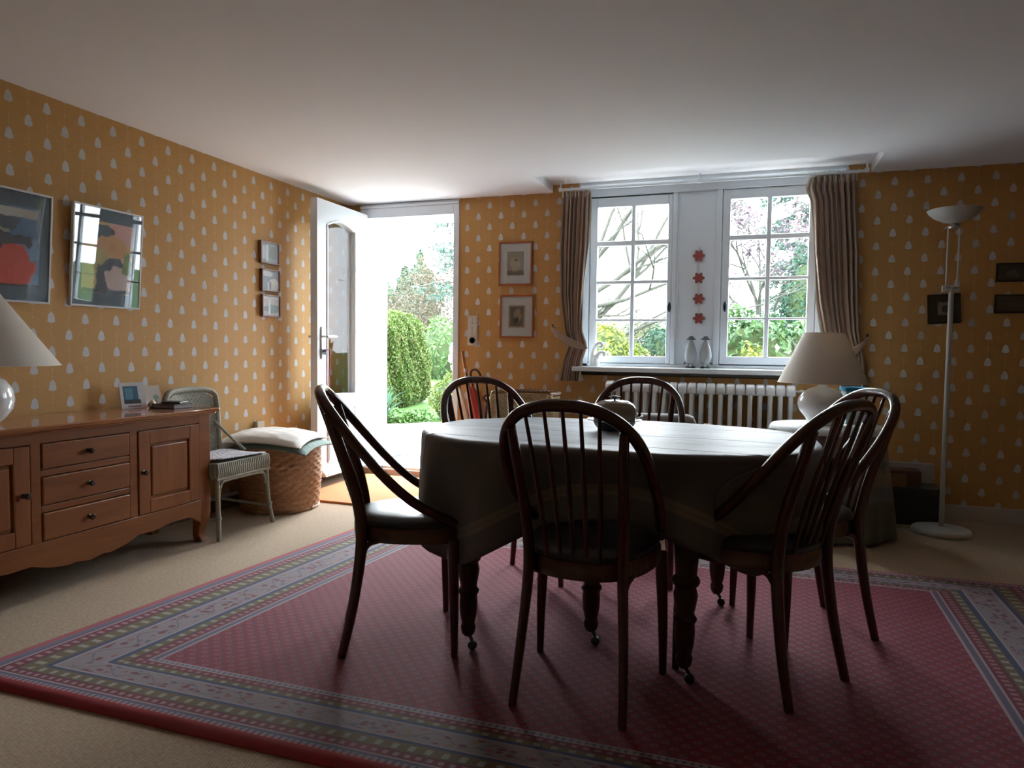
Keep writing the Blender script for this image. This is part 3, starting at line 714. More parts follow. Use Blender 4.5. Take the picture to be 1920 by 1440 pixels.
# ---- cards, shell, book on the sideboard
def card(name, label, cat, y0, y1, x0, x1, z0, h, lean, mat, th=.003):
    """card standing along the wall direction, leaning back"""
    R = MB(); dv = Vector((x1-x0, y1-y0, 0)); nrm = Vector((dv.y, -dv.x, 0)).normalized()
    p = [Vector((x0, y0, z0)), Vector((x1, y1, z0)), Vector((x1, y1, z0))-nrm*lean+Vector((0, 0, h)), Vector((x0, y0, z0))-nrm*lean+Vector((0, 0, h))]
    R.add(p+[q-nrm*th for q in p], [(0, 1, 2, 3), (7, 6, 5, 4), (0, 4, 5, 1), (1, 5, 6, 2), (2, 6, 7, 3), (3, 7, 4, 0)])
    o = R.build(name, mat, smooth=0)
    me = o.data; uvl = me.uv_layers.new(name='UVMap'); q = [(0, 0), (1, 0), (1, 1), (0, 1)]
    for lp in me.loops: uvl.data[lp.index].uv = q[lp.vertex_index % 4]
    return tag(o, label, cat)
def uvrect(m, U, V, x0, x1, y0, y1, soft=.01):
    a = m.ma('MULTIPLY', m.sstep(U, x0-soft, x0+soft), m.sstep(U, x1+soft, x1-soft)); b_ = m.ma('MULTIPLY', m.sstep(V, y0-soft, y0+soft), m.sstep(V, y1+soft, y1-soft))
    return m.ma('MULTIPLY', a, b_)
def paint(name, bgc, shapes, rough=.5, nz=.25, nsc=9):
    """flat printed picture: soft rectangles and ellipses in uv space"""
    m = N(name); uv = m.uv()
    dn_ = m.node('ShaderNodeTexNoise', {'Vector': uv, 'Scale': 5.0, 'Detail': 3.0}).outputs['Color']
    wob = m.node('ShaderNodeVectorMath', {0: dn_, 1: (.5, .5, .5)}, operation='SUBTRACT').outputs[0]
    c = m.xyz(uv); wx = m.xyz(wob)
    col = bgc
    for sh in shapes:
        k, a, b_, c_, d_, cc, wv_ = sh
        U = m.ma('ADD', c[0], m.ma('MULTIPLY', wx[0], wv_)); V = m.ma('ADD', c[1], m.ma('MULTIPLY', wx[1], wv_))
        if k == 'r': mk = uvrect(m, U, V, a, b_, c_, d_)
        else:
            e = m.ma('ADD', m.ma('POWER', m.ma('DIVIDE', m.ma('SUBTRACT', U, a), c_), 2.0), m.ma('POWER', m.ma('DIVIDE', m.ma('SUBTRACT', V, b_), d_), 2.0))
            mk = m.sstep(e, 1.1, .9)
        col = m.mix(mk, col, cc)
    n = m.noise(uv, nsc, 4, .6)
    col = m.mix(m.ma('MULTIPLY', n, nz), col, m.mix(.5, col, (.3, .3, .3)))
    return m.done(m.pbsdf(col, rough))
pc1 = paint('postcard_print', (.72, .72, .73), [('r', .12, .72, .22, .86, (.03, .13, .22), .02), ('r', .18, .5, .36, .8, (.10, .30, .45), .1), ('r', .12, .80, .18, .34, (.03, .04, .05), .05), ('r', .25, .8, .06, .11, (.35, .2, .25), .05)])
card('postcard', 'white bordered card with a blue picture, standing on the sideboard', 'card', 2.625, 2.745, -2.955, -2.925, STZ+.001, .130, .03, pc1)
pc2 = paint('photo_card_print', (.42, .33, .27), [('r', 0, 1, 0, .10, (.26, .04, .03), .03), ('e', .80, .42, .10, .13, (.10, .16, .07), .1), ('r', .76, .84, .10, .3, (.16, .09, .06), .02), ('r', 0, .22, .2, .75, (.03, .045, .09), .2)])
card('photo_card', 'tan landscape card with a red foot standing behind the white card', 'card', 2.735, 2.895, -2.990, -2.975, STZ+.001, .105, .028, pc2)
b = MB(); b.lathe([(0, -.006), (.012, -.004), (.020, .004), (.018, .014), (.010, .026), (.003, .034), (0, .036)], (-2.90, 2.757, STZ+.006), 16, 1, 1.25)
tag(b.build('seashell', mat_plain('cream_shell', (.62, .52, .36), .4, .2, 60)), 'small cream shell lying before the cards on the sideboard', 'shell')
R = empty('notebook', (-2.815, 2.800, STZ)); tag(R, 'black bound book lying near the right end of the sideboard', 'book')
b = MB(); b.box(-.075, .075, -.060, .060, .0, .004); b.box(-.075, .075, -.060, .060, .019, .023); b.box(-.078, -.073, -.060, .060, 0, .023); b.build('cover', M['dark_plastic'], R, smooth=0, bevel=.0015)
b = MB(); b.box(-.072, .072, -.057, .057, .004, .019); b.build('pages', mat_plain('grey_page_block', (.30, .28, .28), .7), R, smooth=0)
R2 = MB(); R2.box(-.050, .050, -.040, .040, 0, .010, Matrix.Translation((-2.805, 2.805, STZ+.0235)) @ Matrix.Rotation(.3, 4, 'Z'))
tag(R2.build('wallet', M['dark_plastic'], smooth=0, bevel=.003), 'small black wallet lying on top of the black book', 'wallet')

# =================================================================== WICKER helpers
def mat_wicker(name, c1, c2, row=.012, colw=.020, vert=False):
    m = N(name); o = m.obj(); c = m.xyz(o)
    ang = m.ma('ARCTAN2', c[1], c[0])
    n = m.noise(o, 60, 3, .6); n2 = m.noise(m.mapv(o, (4, 4, 90)), 1, 3)
    f = m.ma('ADD', m.ma('MULTIPLY', n, .5), m.ma('MULTIPLY', n2, .5))
    col = m.ramp(f, [(.30, c1), (.68, c2)])
    return m.done(m.pbsdf(col, .55, m.bump(n, .3, .003)))
def weave(prof, rows, cols, amp, n_per=2, sx=1, sy=1, arc=(0, 2*PI), center=(0, 0, 0)):
    """woven surface: every row bulges over and under the stakes"""
    closed = abs(arc[1]-arc[0]-2*PI) < 1e-6
    nk = cols*n_per; nr = rows*3; vs = []
    for i in range(nr+1):
        t = i/nr; r = interp([(p[0], p[1]) for p in prof], t); z = interp([(p[0], p[2]) for p in prof], t)
        row = min(rows-1, int(t*rows)); ph = (t*rows-row)
        bul = math.sin(PI*min(1, ph))*.6+.4
        for k in range(nk+(0 if closed else 1)):
            th = arc[0]+(arc[1]-arc[0])*k/nk
            q = math.cos(PI*(k/n_per)+PI*row)
            rr = r+amp*bul*(.35+.65*q)
            vs.append((center[0]+sx*rr*math.cos(th), center[1]+sy*rr*math.sin(th), center[2]+z))
    W_ = nk if closed else nk+1
    fs = []
    for i in range(nr):
        for k in range(nk):
            k2 = (k+1) % W_; fs.append((i*W_+k, i*W_+k2, (i+1)*W_+k2, (i+1)*W_+k))
    b = MB(); b.add(vs, fs); return b
M['wicker_tan'] = mat_wicker('tan_willow', (.25, .10, .040), (.56, .31, .165))
M['wicker_green'] = mat_wicker('sage_painted_cane', (.22, .22, .17), (.37, .37, .30))
M['wicker_pale'] = mat_wicker('pale_cane', (.34, .22, .10), (.60, .46, .26))
# ---- laundry basket
bk = empty('laundry_basket', (-2.80, 3.645, 0)); tag(bk, 'round woven tan laundry basket by the left wall, cushions on top', 'basket')
weave([(0, .232, .012), (.5, .250, .20), (1, .246, .385)], 17, 40, .0100).build('woven_side', M['wicker_tan'], bk, smooth=60)
b = MB()
for z, r in ((.395, .246), (.012, .232)):
    for ph in (0, 1, 2):
        b.tube([((r+.006*math.cos(k*.9+ph*2.1))*math.cos(2*PI*k/90), (r+.006*math.cos(k*.9+ph*2.1))*math.sin(2*PI*k/90), z+.006*math.sin(k*.9+ph*2.1)) for k in range(90)], .006, 5, closed=True)
b.build('rim', M['wicker_tan'], bk)
b = MB(); b.lathe([(0, .004), (.228, .004), (.228, .016), (0, .016)], n=40); b.lathe([(0, .384), (.236, .384), (.236, .394), (0, .394)], n=40); b.build('lid_and_base', M['wicker_tan'], bk)
# ---- cushions
def cushion(name, label, loc, rz, sx, sy, h, mat, droop=.03, tilt=(0, 0), pip=None, seed=0):
    rnd = random.Random(seed); R = empty(name, loc, rz, label, 'cushion', 'cushions on the laundry basket'); R.rotation_euler = (tilt[0], tilt[1], rz)
    n = 22
    def surf(sgn):
        def fn(u, v):
            a, c = 2*u-1, 2*v-1
            sa, sc_ = a*(1-.10*c*c), c*(1-.10*a*a)      # sides pull in between corners... corners point out
            sa, sc_ = a*(1-.07*(1-c*c)), c*(1-.07*(1-a*a))
            e = max(0, (1-a**4))*max(0, (1-c**4)); th = e**.42
            dr = -droop*(max(0, math.hypot(a, c)-.55))**1.4
            wr = .004*math.sin(a*11+c*5+seed)*math.sin(c*9-a*3)*(1 if sgn > 0 else .3)
            return (sx/2*sa, sy/2*sc_, sgn*h/2*th+dr+wr*th)
        return fn
    b = MB(); b.grid(surf(1), n, n); k = len(b.v); b.grid(surf(-1), n, n)
    b.f = b.f[:n*n]+[f[::-1] for f in b.f[n*n:]]
    b.build('pillow', mat, R, smooth=180)
    rim = [(i/n, 0) for i in range(n)]+[(1, i/n) for i in range(n)]+[(1-i/n, 1) for i in range(n)]+[(0, 1-i/n) for i in range(n)]
    f0 = surf(1); b = MB(); b.tube([f0(*p) for p in rim], .0045, 6, closed=True); b.build('piping', pip or mat, R)
    return R
m = N('cream_linen'); o_ = m.obj(); cc = m.mix(m.noise(o_, 40, 3), (.60, .57, .53), (.74, .72, .68)); M['cream_linen'] = m.done(m.pbsdf(cc, .8, m.bump(m.noise(o_, 9, 4), .5, .02), spec=.2, sheen=.2))
m = N('green_cloth'); o_ = m.obj(); cc = m.mix(m.noise(o_, 40, 3), (.14, .21, .19), (.22, .31, .28)); M['green_cloth'] = m.done(m.pbsdf(cc, .8, m.bump(m.noise(o_, 12, 4), .5, .02), spec=.2, sheen=.2))
cushion('green_cushion', 'sage green cushion, the lower of the two on the laundry basket', (-2.765, 3.640, .418), math.radians(12), .50, .50, .050, M['green_cloth'], .045, (.0, .03), seed=2)
cushion('cream_cushion', 'cream linen cushion, the upper of the two on the laundry basket', (-2.80, 3.60, .466), math.radians(14), .52, .50, .060, M['cream_linen'], .050, (.0, .03), seed=5)
# ---- wicker chair beside the sideboard (faces the room, back to the wall)
wc = empty('wicker_chair', (-2.80, 3.085, 0)); tag(wc, 'sage painted wicker side chair between the sideboard and the laundry basket', 'chair')
def W_(x, y, z): return (x+2.80, y-3.085, z)
SG = M['wicker_green']
for s_ in (-1, 1):
    y = 3.085+s_*.195
    b = MB(); b.tube(smoothpath([W_(-2.585, y+s_*.020, 0), W_(-2.600, y+s_*.006, .11), W_(-2.610, y, .25), W_(-2.612, y, .40)], 4), .0125, 10)
    b.tube([W_(-2.598, y+s_*.008, .108), W_(-2.600, y+s_*.006, .122)], .016, 10)
    b.build('leg', SG, wc)
    b = MB(); b.tube(smoothpath([W_(-3.045, y-s_*.01, 0), W_(-3.02, y-s_*.01, .2), W_(-2.985, y-s_*.012, .40)], 4), .0125, 10); b.build('leg', SG, wc)
    b = MB(); b.tube(smoothpath([W_(-2.99, y-s_*.006, .585), W_(-2.86, y+s_*.0, .48), W_(-2.76, y+s_*.0, .415)], 4), .008, 8); b.build('arm_brace', SG, wc)
    b = MB(); b.tube([W_(-2.605, y, .10), W_(-3.02, y-s_*.01, .12)], .008, 8); b.build('stretcher', SG, wc)
b = MB()       # arched front rail under the seat
b.tube(smoothpath([W_(-2.612, 2.900, .23), W_(-2.612, 2.912, .28), W_(-2.612, 2.945, .302), W_(-2.612, 3.085, .306), W_(-2.612, 3.225, .302), W_(-2.612, 3.258, .28), W_(-2.612, 3.270, .23)], 5), .009, 8)
b.tube([W_(-2.608, 2.875, .318), W_(-2.608, 3.295, .318)], .011, 8)
b.build('front_rail', SG, wc)
b = MB()       # vertical wrapped skirt
for k in range(28):
    t = k/27; b.tube([W_(-2.606, lerp(2.885, 3.285, t), .318), W_(-2.600, lerp(2.885, 3.285, t), .36), W_(-2.606, lerp(2.885, 3.285, t), .396)], .0082, 6)
for s_ in (-1, 1):
    for k in range(24):
        t = k/23; x = lerp(-2.615, -2.97, t); y = 3.085+s_*.202; b.tube([W_(x, y, .318), W_(x, y+s_*.004, .36), W_(x, y, .396)], .0082, 6)
b.build('woven_skirt', SG, wc)
b = MB(); b.box(*[a for a in (-2.97+2.80, -2.605+2.80, -.205, .205, .385, .402)]); b.build('seat', SG, wc, smooth=0, bevel=.008)
# back: rounded rectangle frame and woven panel, slightly curved and leaning
def wback(u, v):  # u -1..1, v 0..1
    y = 3.108+u*.188; x = -2.985-.030*v+.030*u*u; return W_(x, y, .400+.365*v)
fr = []
for k in range(25):
    t = k/24
    if t < .35: fr.append((-1, t/.35*.78))
    elif t < .65:
        q = (t-.35)/.3*PI; fr.append((-math.copysign(abs(math.cos(q))**.55, math.cos(q)), .78+.22*(max(0, math.sin(q))**.55)))
    else: fr.append((1, (1-t)/.35*.78))
b = MB(); b.tube([wback(*p) for p in fr], .0165, 10); b.build('back_frame', SG, wc)
b = MB(); n = 30
def wp(u, v):
    a = (2*u-1)*.94; vmax = .80+.17*(1-abs(a)**3.2); vv = v*vmax
    x, y, z = wback(a, vv); return (x+.0045*math.sin(v*70)*math.cos(u*80), y, z)
b.grid(wp, 44, 44); b.build('woven_back', SG, wc, solid=.006)
# newspaper on its seat
b = MB(); b.grid(lambda u, v: (-2.93+.32*u+.01*v, 2.90+.36*v, .409+.004*math.sin(u*7)+.010*(1-v)*u), 10, 8)
m = N('newsprint'); o_ = m.obj(); n1 = m.noise(m.mapv(o_, (20, 60, 1)), 2, 3)
cc = m.ramp(n1, [(.42, (.60, .60, .62)), (.5, (.30, .30, .36)), (.56, (.10, .11, .20)), (.62, (.55, .52, .52))])
tag(b.build('newspaper', m.done(m.pbsdf(cc, .7)), solid=.006), 'folded newspaper lying on the seat of the wicker chair', 'newspaper')
# low white ledge with an upright wooden block, on the wall behind the basket
R = empty('wall_ledge', (XL, 3.58, .375)); tag(R, 'low white wooden ledge fixed along the left wall behind the laundry basket', 'shelf')
b = MB(); b.box(.0, .03, -.29, .30, 0, .05); b.build('board', M['white_paint'], R, smooth=0, bevel=.003)
b = MB(); b.box(.0, .032, .165, .235, .05, .145); b.build('end_block', mat_plain('bare_pale_wood', (.50, .42, .32), .6, .1, 30), R, smooth=0, bevel=.004)

# =================================================================== PICTURES
def picture(name, label, c, w_, h_, ax, print_mat, frame_mat, fw=.012, depth=.02, matw=0, mat_col=None, tilt=0, roll=0, group=None, matb=None, glass='pic_glass'):
    """ax 'L': hangs on the left wall facing +x; 'B': back wall facing -y. c = centre on the wall."""
    R = empty(name, c); tag(R, label, 'picture', group)
    if ax == 'L': R.rotation_euler = (0, tilt, 0); fn = lambda a, z, d: (d, a, z)
    else: R.rotation_euler = (tilt, roll, 0); fn = lambda a, z, d: (a, -d, z)
    def bx(b, a0, a1, z0, z1, d0, d1):
        p = [fn(a, z, d) for d in (d0, d1) for a, z in ((a0, z0), (a1, z0), (a1, z1), (a0, z1))]
        b.add(p, [(0, 1, 2, 3), (7, 6, 5, 4), (0, 4, 5, 1), (1, 5, 6, 2), (2, 6, 7, 3), (3, 7, 4, 0)])
    W2, H2 = w_/2, h_/2
    b = MB(); bx(b, -W2, -W2+fw, -H2, H2, .002, depth); bx(b, W2-fw, W2, -H2, H2, .002, depth); bx(b, -W2+fw, W2-fw, -H2, -H2+fw, .002, depth); bx(b, -W2+fw, W2-fw, H2-fw, H2, .002, depth)
    obj_fix(b.build('frame', frame_mat, R, smooth=0, bevel=.0015))
    iw, ih = W2-fw+.001, H2-fw+.001
    if matw:
        b = MB(); bx(b, -iw, iw, -ih, ih, .003, depth-.007); obj_fix(b.build('mount', mat_col, R, smooth=0))
        tb_ = matb or matw
        a0, a1, z0, z1 = -iw+matw, iw-matw, -ih+tb_, ih-tb_; dd_ = depth-.006
    else: a0, a1, z0, z1, dd_ = -iw, iw, -ih, ih, depth-.007
    b = MB(); b.add([fn(a0, z0, dd_), fn(a1, z0, dd_), fn(a1, z1, dd_), fn(a0, z1, dd_), fn(a0, z0, .003), fn(a1, z0, .003), fn(a1, z1, .003), fn(a0, z1, .003)],
        [(0, 1, 2, 3), (7, 6, 5, 4), (0, 4, 5, 1), (1, 5, 6, 2), (2, 6, 7, 3), (3, 7, 4, 0)])
    o = b.build('print', print_mat, R, smooth=0); uvl = o.data.uv_layers.new(name='UVMap'); q = [(0, 0), (1, 0), (1, 1), (0, 1)]
    for lp in o.data.loops: uvl.data[lp.index].uv = q[lp.vertex_index % 4]
    obj_fix(o)
    b = MB(); bx(b, -iw, iw, -ih, ih, depth-.004, depth-.002); obj_fix(b.build('glass', M[glass], R, smooth=0))
    return R
fw_white = mat_plain('silver_white_frame', (.62, .62, .62), .35, .03, 9)
fw_brown = mat_wood('brown_photo_frame', (.16, .06, .04), (.26, .11, .07), .4, 2)
fw_cherry = mat_wood('cherry_picture_frame', (.28, .07, .02), (.42, .12, .04), .35, 2)
fw_black = mat_plain('black_picture_frame', (.012, .012, .014), .4)
slate = mat_plain('slate_blue_mount', (.085, .125, .15), .6)
pA = paint('abstract_print_red', (.10, .20, .34), [('e', .15, .85, .6, .18, (.04, .06, .10), .2), ('r', 0, .95, .86, .97, (.50, .48, .42), .05), ('r', 0, .5, .66, .72, (.34, .34, .28), .2), ('r', 0, 1, .40, .60, (.14, .26, .42), .3),
    ('e', .38, .22, .55, .34, (.62, .055, .015), .25), ('e', .3, .58, .6, .09, (.015, .015, .02), .3), ('r', 0, 1, 0, .03, (.02, .02, .03), .05)])
pB = paint('abstract_print_ochre', (.62, .42, .14), [('e', .8, .86, .4, .16, (.68, .36, .30), .2), ('e', .40, .88, .25, .09, (.05, .08, .11), .25), ('r', 0, .25, .78, .84, (.14, .10, .05), .35), ('e', .55, .66, .32, .18, (.62, .33, .09), .2),
    ('e', .20, .42, .32, .22, (.45, .38, .08), .2), ('e', .62, .36, .35, .12, (.03, .03, .05), .35), ('e', .42, .20, .16, .22, (.02, .02, .03), .3), ('e', .76, .22, .3, .17, (.62, .48, .42), .25), ('r', .8, 1, .3, .6, (.18, .26, .04), .3), ('r', 0, 1, 0, .06, (.03, .035, .05), .05)])
picture('framed_print', 'large abstract print with a red shape, slim pale frame, cut by the left edge', (XL+.012, 2.150, 1.444), .395, .492, 'L', pA, fw_white, .009, .018, .045, slate, .075, group=None, matb=.062)
picture('framed_print', 'large abstract ochre and black print, slim pale frame, above the sideboard end', (XL+.012, 2.648, 1.447), .398, .492, 'L', pB, fw_white, .009, .018, .048, slate, .075, matb=.062)
ph = [paint('garden_photo_glare', (.20, .22, .18), [('r', .02, .35, .15, .85, (.42, .46, .44), .1), ('r', .30, .42, .05, .9, (.62, .66, .68), .02), ('e', .7, .5, .25, .35, (.12, .13, .09), .4)], nz=.5, nsc=20),  # pale upright bars in all three: door-frame reflections painted into the print
      paint('lane_photo_glare', (.12, .13, .13), [('e', .25, .85, .4, .15, (.45, .45, .42), .2), ('e', .70, .28, .33, .34, (.48, .42, .34), .15), ('r', .42, .52, .05, .42, (.03, .03, .05), .1), ('r', .30, .42, .0, .40, (.42, .45, .48), .05)], nz=.4, nsc=20),
      paint('meadow_photo_glare', (.36, .32, .26), [('e', .6, .35, .6, .22, (.12, .15, .12), .3), ('r', .34, .46, .05, .95, (.62, .66, .70), .02), ('r', 0, 1, .85, 1, (.5, .5, .46), .1)], nz=.4, nsc=20)]
for k, (zc, yc, pm, lab) in enumerate(((1.640, 3.893, ph[0], 'small square garden photo in a brown frame, topmost of three beside the door'),
                              (1.457, 3.902, ph[1], 'small square photo with a pale arch, brown frame, middle of three beside the door'),
                              (1.287, 3.905, ph[2], 'small square landscape photo in a brown frame, lowest of three beside the door'))):
    picture('framed_photo', lab, (XL+.004, yc, zc), .185, .147, 'L', pm, fw_brown,   .010, .022, glass='pic_glass_matt', group='small framed photos beside the door')
eng = paint('pale_engraving', (.33, .30, .22), [('e', .5, .45, .28, .32, (.46, .41, .28), .2), ('e', .52, .66, .12, .08, (.16, .14, .10), .2), ('r', 0, 1, 0, .18, (.18, .17, .13), .3)], nz=.5, nsc=25)
eng2 = paint('dark_engraving', (.34, .27, .17), [('r', .10, .90, .07, .93, (.12, .10, .07), .02), ('e', .55, .55, .22, .33, (.28, .24, .16), .25), ('e', .42, .32, .2, .14, (.035, .04, .04), .3)], nz=.5, nsc=25)
mount = mat_plain('pale_blue_mount', (.55, .58, .58), .6, .02)
picture('framed_engraving', 'pale small engraving in a cherry frame, the upper of two between door and window', (-1.656, D-.004, 1.647), .262, .322, 'B', eng, fw_cherry, .013, .018, .054, mount, group='engravings between door and window', matb=.062)
picture('framed_engraving', 'dark portrait engraving in a cherry frame, the lower of two between door and window', (-1.641, D-.004, 1.258), .265, .318, 'B', eng2, fw_cherry, .013, .018, .056, mount, roll=.008, group='engravings between door and window', matb=.064)
pq = paint('dark_square_print', (.028, .032, .024), [('r', .30, .74, .28, .76, (.26, .25, .23), .01), ('e', .55, .50, .12, .14, (.035, .045, .06), .05)], nz=.1)
picture('framed_square', 'dark square picture with a pale centre hanging crooked behind the floor lamp', (1.112, D-.004, 1.294), .178, .180, 'B', pq, fw_black, .010, .012, roll=-.05)
pr_ = paint('dark_panorama', (.03, .035, .03), [('e', .25, .45, .14, .28, (.10, .11, .10), .3), ('r', .3, .6, .2, .8, (.02, .04, .03), .2)], nz=.4, nsc=20)
picture('framed_panorama', 'narrow dark framed picture at the right edge, the upper of two', (1.560, D-.004, 1.508), .37, .112, 'B', pr_, fw_black, .012, .014)
pr2 = paint('dusky_panorama', (.05, .04, .05), [('r', .1, .9, .35, .6, (.09, .07, .08), .2)], nz=.4, nsc=20)
picture('framed_panorama', 'narrow dusky framed picture at the right edge, the lower of two', (1.558, D-.004, 1.322), .37, .112, 'B', pr2, fw_black, .012, .014)

# =================================================================== SWITCH AND SOCKET
R = empty('light_switch', (-1.995, D, 1.153)); tag(R, 'cream three-part switch and socket plate beside the door frame', 'switch')
cream = mat_plain('cream_plastic', (.62, .58, .52), .4)
b = MB(); b.box(-.040, .040, -.010, 0, -.113, .113); b.build('plate', cream, R, smooth=0, bevel=.003)
for zc in (.074, .0):
    b = MB(); b.box(-.028, -.002, -.016, -.010, zc-.026, zc+.026); b.box(.002, .028, -.015, -.010, zc-.026, zc+.026); b.build('rocker', cream, R, smooth=0, bevel=.002)
b = MB(); b.lathe([(0, .0), (.018, .0), (.020, .004), (.022, .008), (.024, .008), (.024, 0)], n=20, m=Matrix.Translation((0, -.010, -.074)) @ Matrix.Rotation(PI/2, 4, 'X')); b.build('socket', mat_plain('socket_well', (.12, .11, .10), .4), R)

# =================================================================== CURTAINS, RAIL
m = N('beige_curtain'); o_ = m.obj(); g = m.xyz(m.uv())
sv = m.ma('FRACT', m.ma('MULTIPLY', g[0], 9.0))
cc = m.ramp(sv, [(0, (.44, .30, .22)), (.30, (.52, .38, .28)), (.34, (.64, .52, .38)), (.40, (.50, .35, .26)), (.66, (.38, .26, .20)), (.70, (.34, .31, .31)), (.80, (.42, .28, .21))], 'LINEAR')
cc = m.mix(m.ma('MULTIPLY', m.noise(m.mapv(o_, (8, 8, 200)), 1, 2), .3), cc, (.34, .24, .18))
pb = m.pbsdf(cc, .75, m.bump(m.noise(o_, 300, 2), .15, .001), spec=.25, sheen=.3); tl = m.node('ShaderNodeBsdfTranslucent', {0: cc}).outputs[0]
M['curtain'] = m.done(m.node('ShaderNodeMixShader', {0: .3, 1: pb, 2: tl}).outputs[0])
M['lining'] = mat_plain('cream_lining', (.62, .56, .46), .8, .05, 20, spec=.2)
def curtain(label, edges, folds, y0, amp, seed, lining_side, tie, hook, zt, zb):
    R = empty('curtain', (0, y0, 0)); tag(R, label, 'curtain', None)
    nu, nv = 110, 70
    def fn(u, v):
        z = lerp(zt, zb, v); a = interp(edges[0], -z); c = interp(edges[1], -z)
        tt = abs(z-tie[2]); pinch = min(1, .30+tt*2.2)
        ph = u*folds*2*PI+seed+.5*math.sin(3*u+v*2)
        yy = amp*pinch*math.sin(ph)+.3*amp*math.sin(2.3*ph+1)*pinch
        if z > zt-.05: yy *= .6
        zz = z + (.006*math.sin(ph*1.5) if v < .01 else 0)
        return (lerp(a, c, u)+.15*amp*math.cos(ph), yy, zz)
    b = MB(); b.grid(fn, nu, nv); o = b.build('drape', M['curtain'], R, smooth=180, solid=.002)
    uvl = o.data.uv_layers.new(name='UVMap')
    for lp in o.data.loops: uvl.data[lp.index].uv = ((lp.vertex_index % (nu+1))/nu, (lp.vertex_index//(nu+1))/nv)
    ue = 1.0 if lining_side > 0 else 0.0
    def fl(u, v):
        x, y, z = fn(ue, v*.999); wv_ = .012+.010*math.sin(v*9+seed)+(.02*max(0, v-.7)); return (x+lining_side*u*wv_, y-.004-.012*math.sin(u*PI/2), z)
    b = MB(); b.grid(fl, 4, nv); b.build('lining', M['lining'], R, smooth=180, solid=.0015)
    # tieback: a broad band from the hook round the front of the bundle
    (hx, hz), (ex, ez) = hook, tie[:1]+tie[1:2]
    def ft(u, v):
        w_ = .060*max(0, math.sin(PI*min(1, max(.12, u*.95))))**.5*(1 if u < .85 else (1-u)/.15*.8+.2)
        zc = lerp(hz, ez, u)-.022*math.sin(PI*u); x = lerp(hx, ex, u)
        return (x, -.018-.030*max(0, math.sin(PI*min(1, u*1.0)))**.7, zc+(v-.5)*w_)
    b = MB(); b.grid(ft, 24, 5); b.build('tieback', mat_plain('tieback_fabric', (.34, .24, .175), .75, .1, 60, sheen=.3), R, smooth=180, solid=.006)
    # pleated header
    b = MB()
    for k in range(16):
        u = (k+.5)/16; x, y, z = fn(u, 0); b.tube([(x, y-.006, z+.012), (x, y-.003, z-.04)], [.005, .003], 6)
    b.build('pleat_heading', M['lining'], R)
    return R
eL = [[(-2.15, -1.300), (-2.0, -1.305), (-1.7, -1.312), (-1.4, -1.300), (-1.15, -1.262), (-1.05, -1.230), (-.95, -1.268), (-.80, -1.292)],
      [(-2.15, -1.100), (-1.75, -1.112), (-1.4, -1.135), (-1.15, -1.150), (-1.05, -1.118), (-.95, -1.150), (-.80, -1.162)]]
curtain('beige striped curtain tied back at the left of the window', eL, 7, 4.825, .024, .3, 1, (-1.085, 1.030, 1.03), (-1.352, 1.165), 2.132, .795)
eR = [[(-2.13, .345), (-2.06, .325), (-1.98, .352), (-1.65, .372), (-1.35, .405), (-1.16, .440), (-1.0, .520), (-.80, .545)],
      [(-2.13, .602), (-1.98, .603), (-1.65, .626), (-1.35, .636), (-1.16, .648), (-1.0, .672), (-.80, .70)]]
curtain('beige striped curtain at the right of the window, behind the lamp', eR, 8, 4.825, .026, 1.7, -1, (.505, .98, .98), (.690, 1.10), 2.125, .80)
R = empty('curtain_rail', (-.33, 4.80, 2.145)); tag(R, 'slim white curtain rail across the window', 'rail')
b = MB(); b.tube([(-.975, 0, 0), (.985, 0, -.004)], .009, 10); b.build('rod', M['white_paint'], R)
for x in (-.97, -.02, .98):
    b = MB(); b.tube([(x, 0, 0), (x, 0, .045), (x, .03, .052)], .006, 8); b.box(x-.012, x+.012, -.012, .012, -.012, .012); b.build('bracket', M['white_paint'], R)
b = MB()
for k in range(22): 
    x = (-.96+.018*k) if k < 11 else (.655+.028*(k-11)); b.tube([(x+.011*math.cos(a*PI/5), 0, .011*math.sin(a*PI/5)-.002) for a in range(10)], .0018, 5, closed=True)
b.build('rings', M['lining'], R)
for x, z, lab in ((-1.352, 1.178, 'small dark tieback hook on the wall left of the window'), (.692, 1.118, 'small dark tieback hook on the wall right of the window')):
    b = MB(); b.tube([(x, D, z), (x, D-.03, z), (x, D-.05, z-.004), (x, D-.055, z+.012)], .004, 6); b.lathe([(0, -.008), (.007, -.004), (.008, .002), (0, .008)], (x, D-.055, z+.014), 10)
    tag(b.build('tieback_hook', M['iron']), lab, 'hook')

# =================================================================== ORNAMENTS at the window
R = empty('flower_garland', (-.352, 5.004, 1.25)); tag(R, 'garland of four terracotta flowers hanging on the white centre panel of the window', 'garland')
terra = mat_plain('terracotta_red', (.30, .065, .055), .6, .15, 40)
for (x, z) in ((-.356, 1.680), (-.353, 1.526), (-.349, 1.382), (-.346, 1.246)):
    poly = []
    for k in range(48):
        th = 2*PI*k/48; r = .034+.0075*math.cos(6*th); poly.append((r*math.cos(th)+x+.352, r*math.sin(th)+z-1.25))
    b = MB(); b.prism(poly, lambda a, c, d: (a, d, c), -.010, .0); obj_fix(b.build('flower', terra, R, smooth=0, bevel=.002))
b = MB(); b.tube([(-.004, -.003, .50), (-.004, -.003, .43), (-.001, -.003, .276), (.003, -.003, .13), (.006, -.003, 0)], .0012, 5); b.build('string', mat_plain('string', (.45, .42, .38), .8), R)
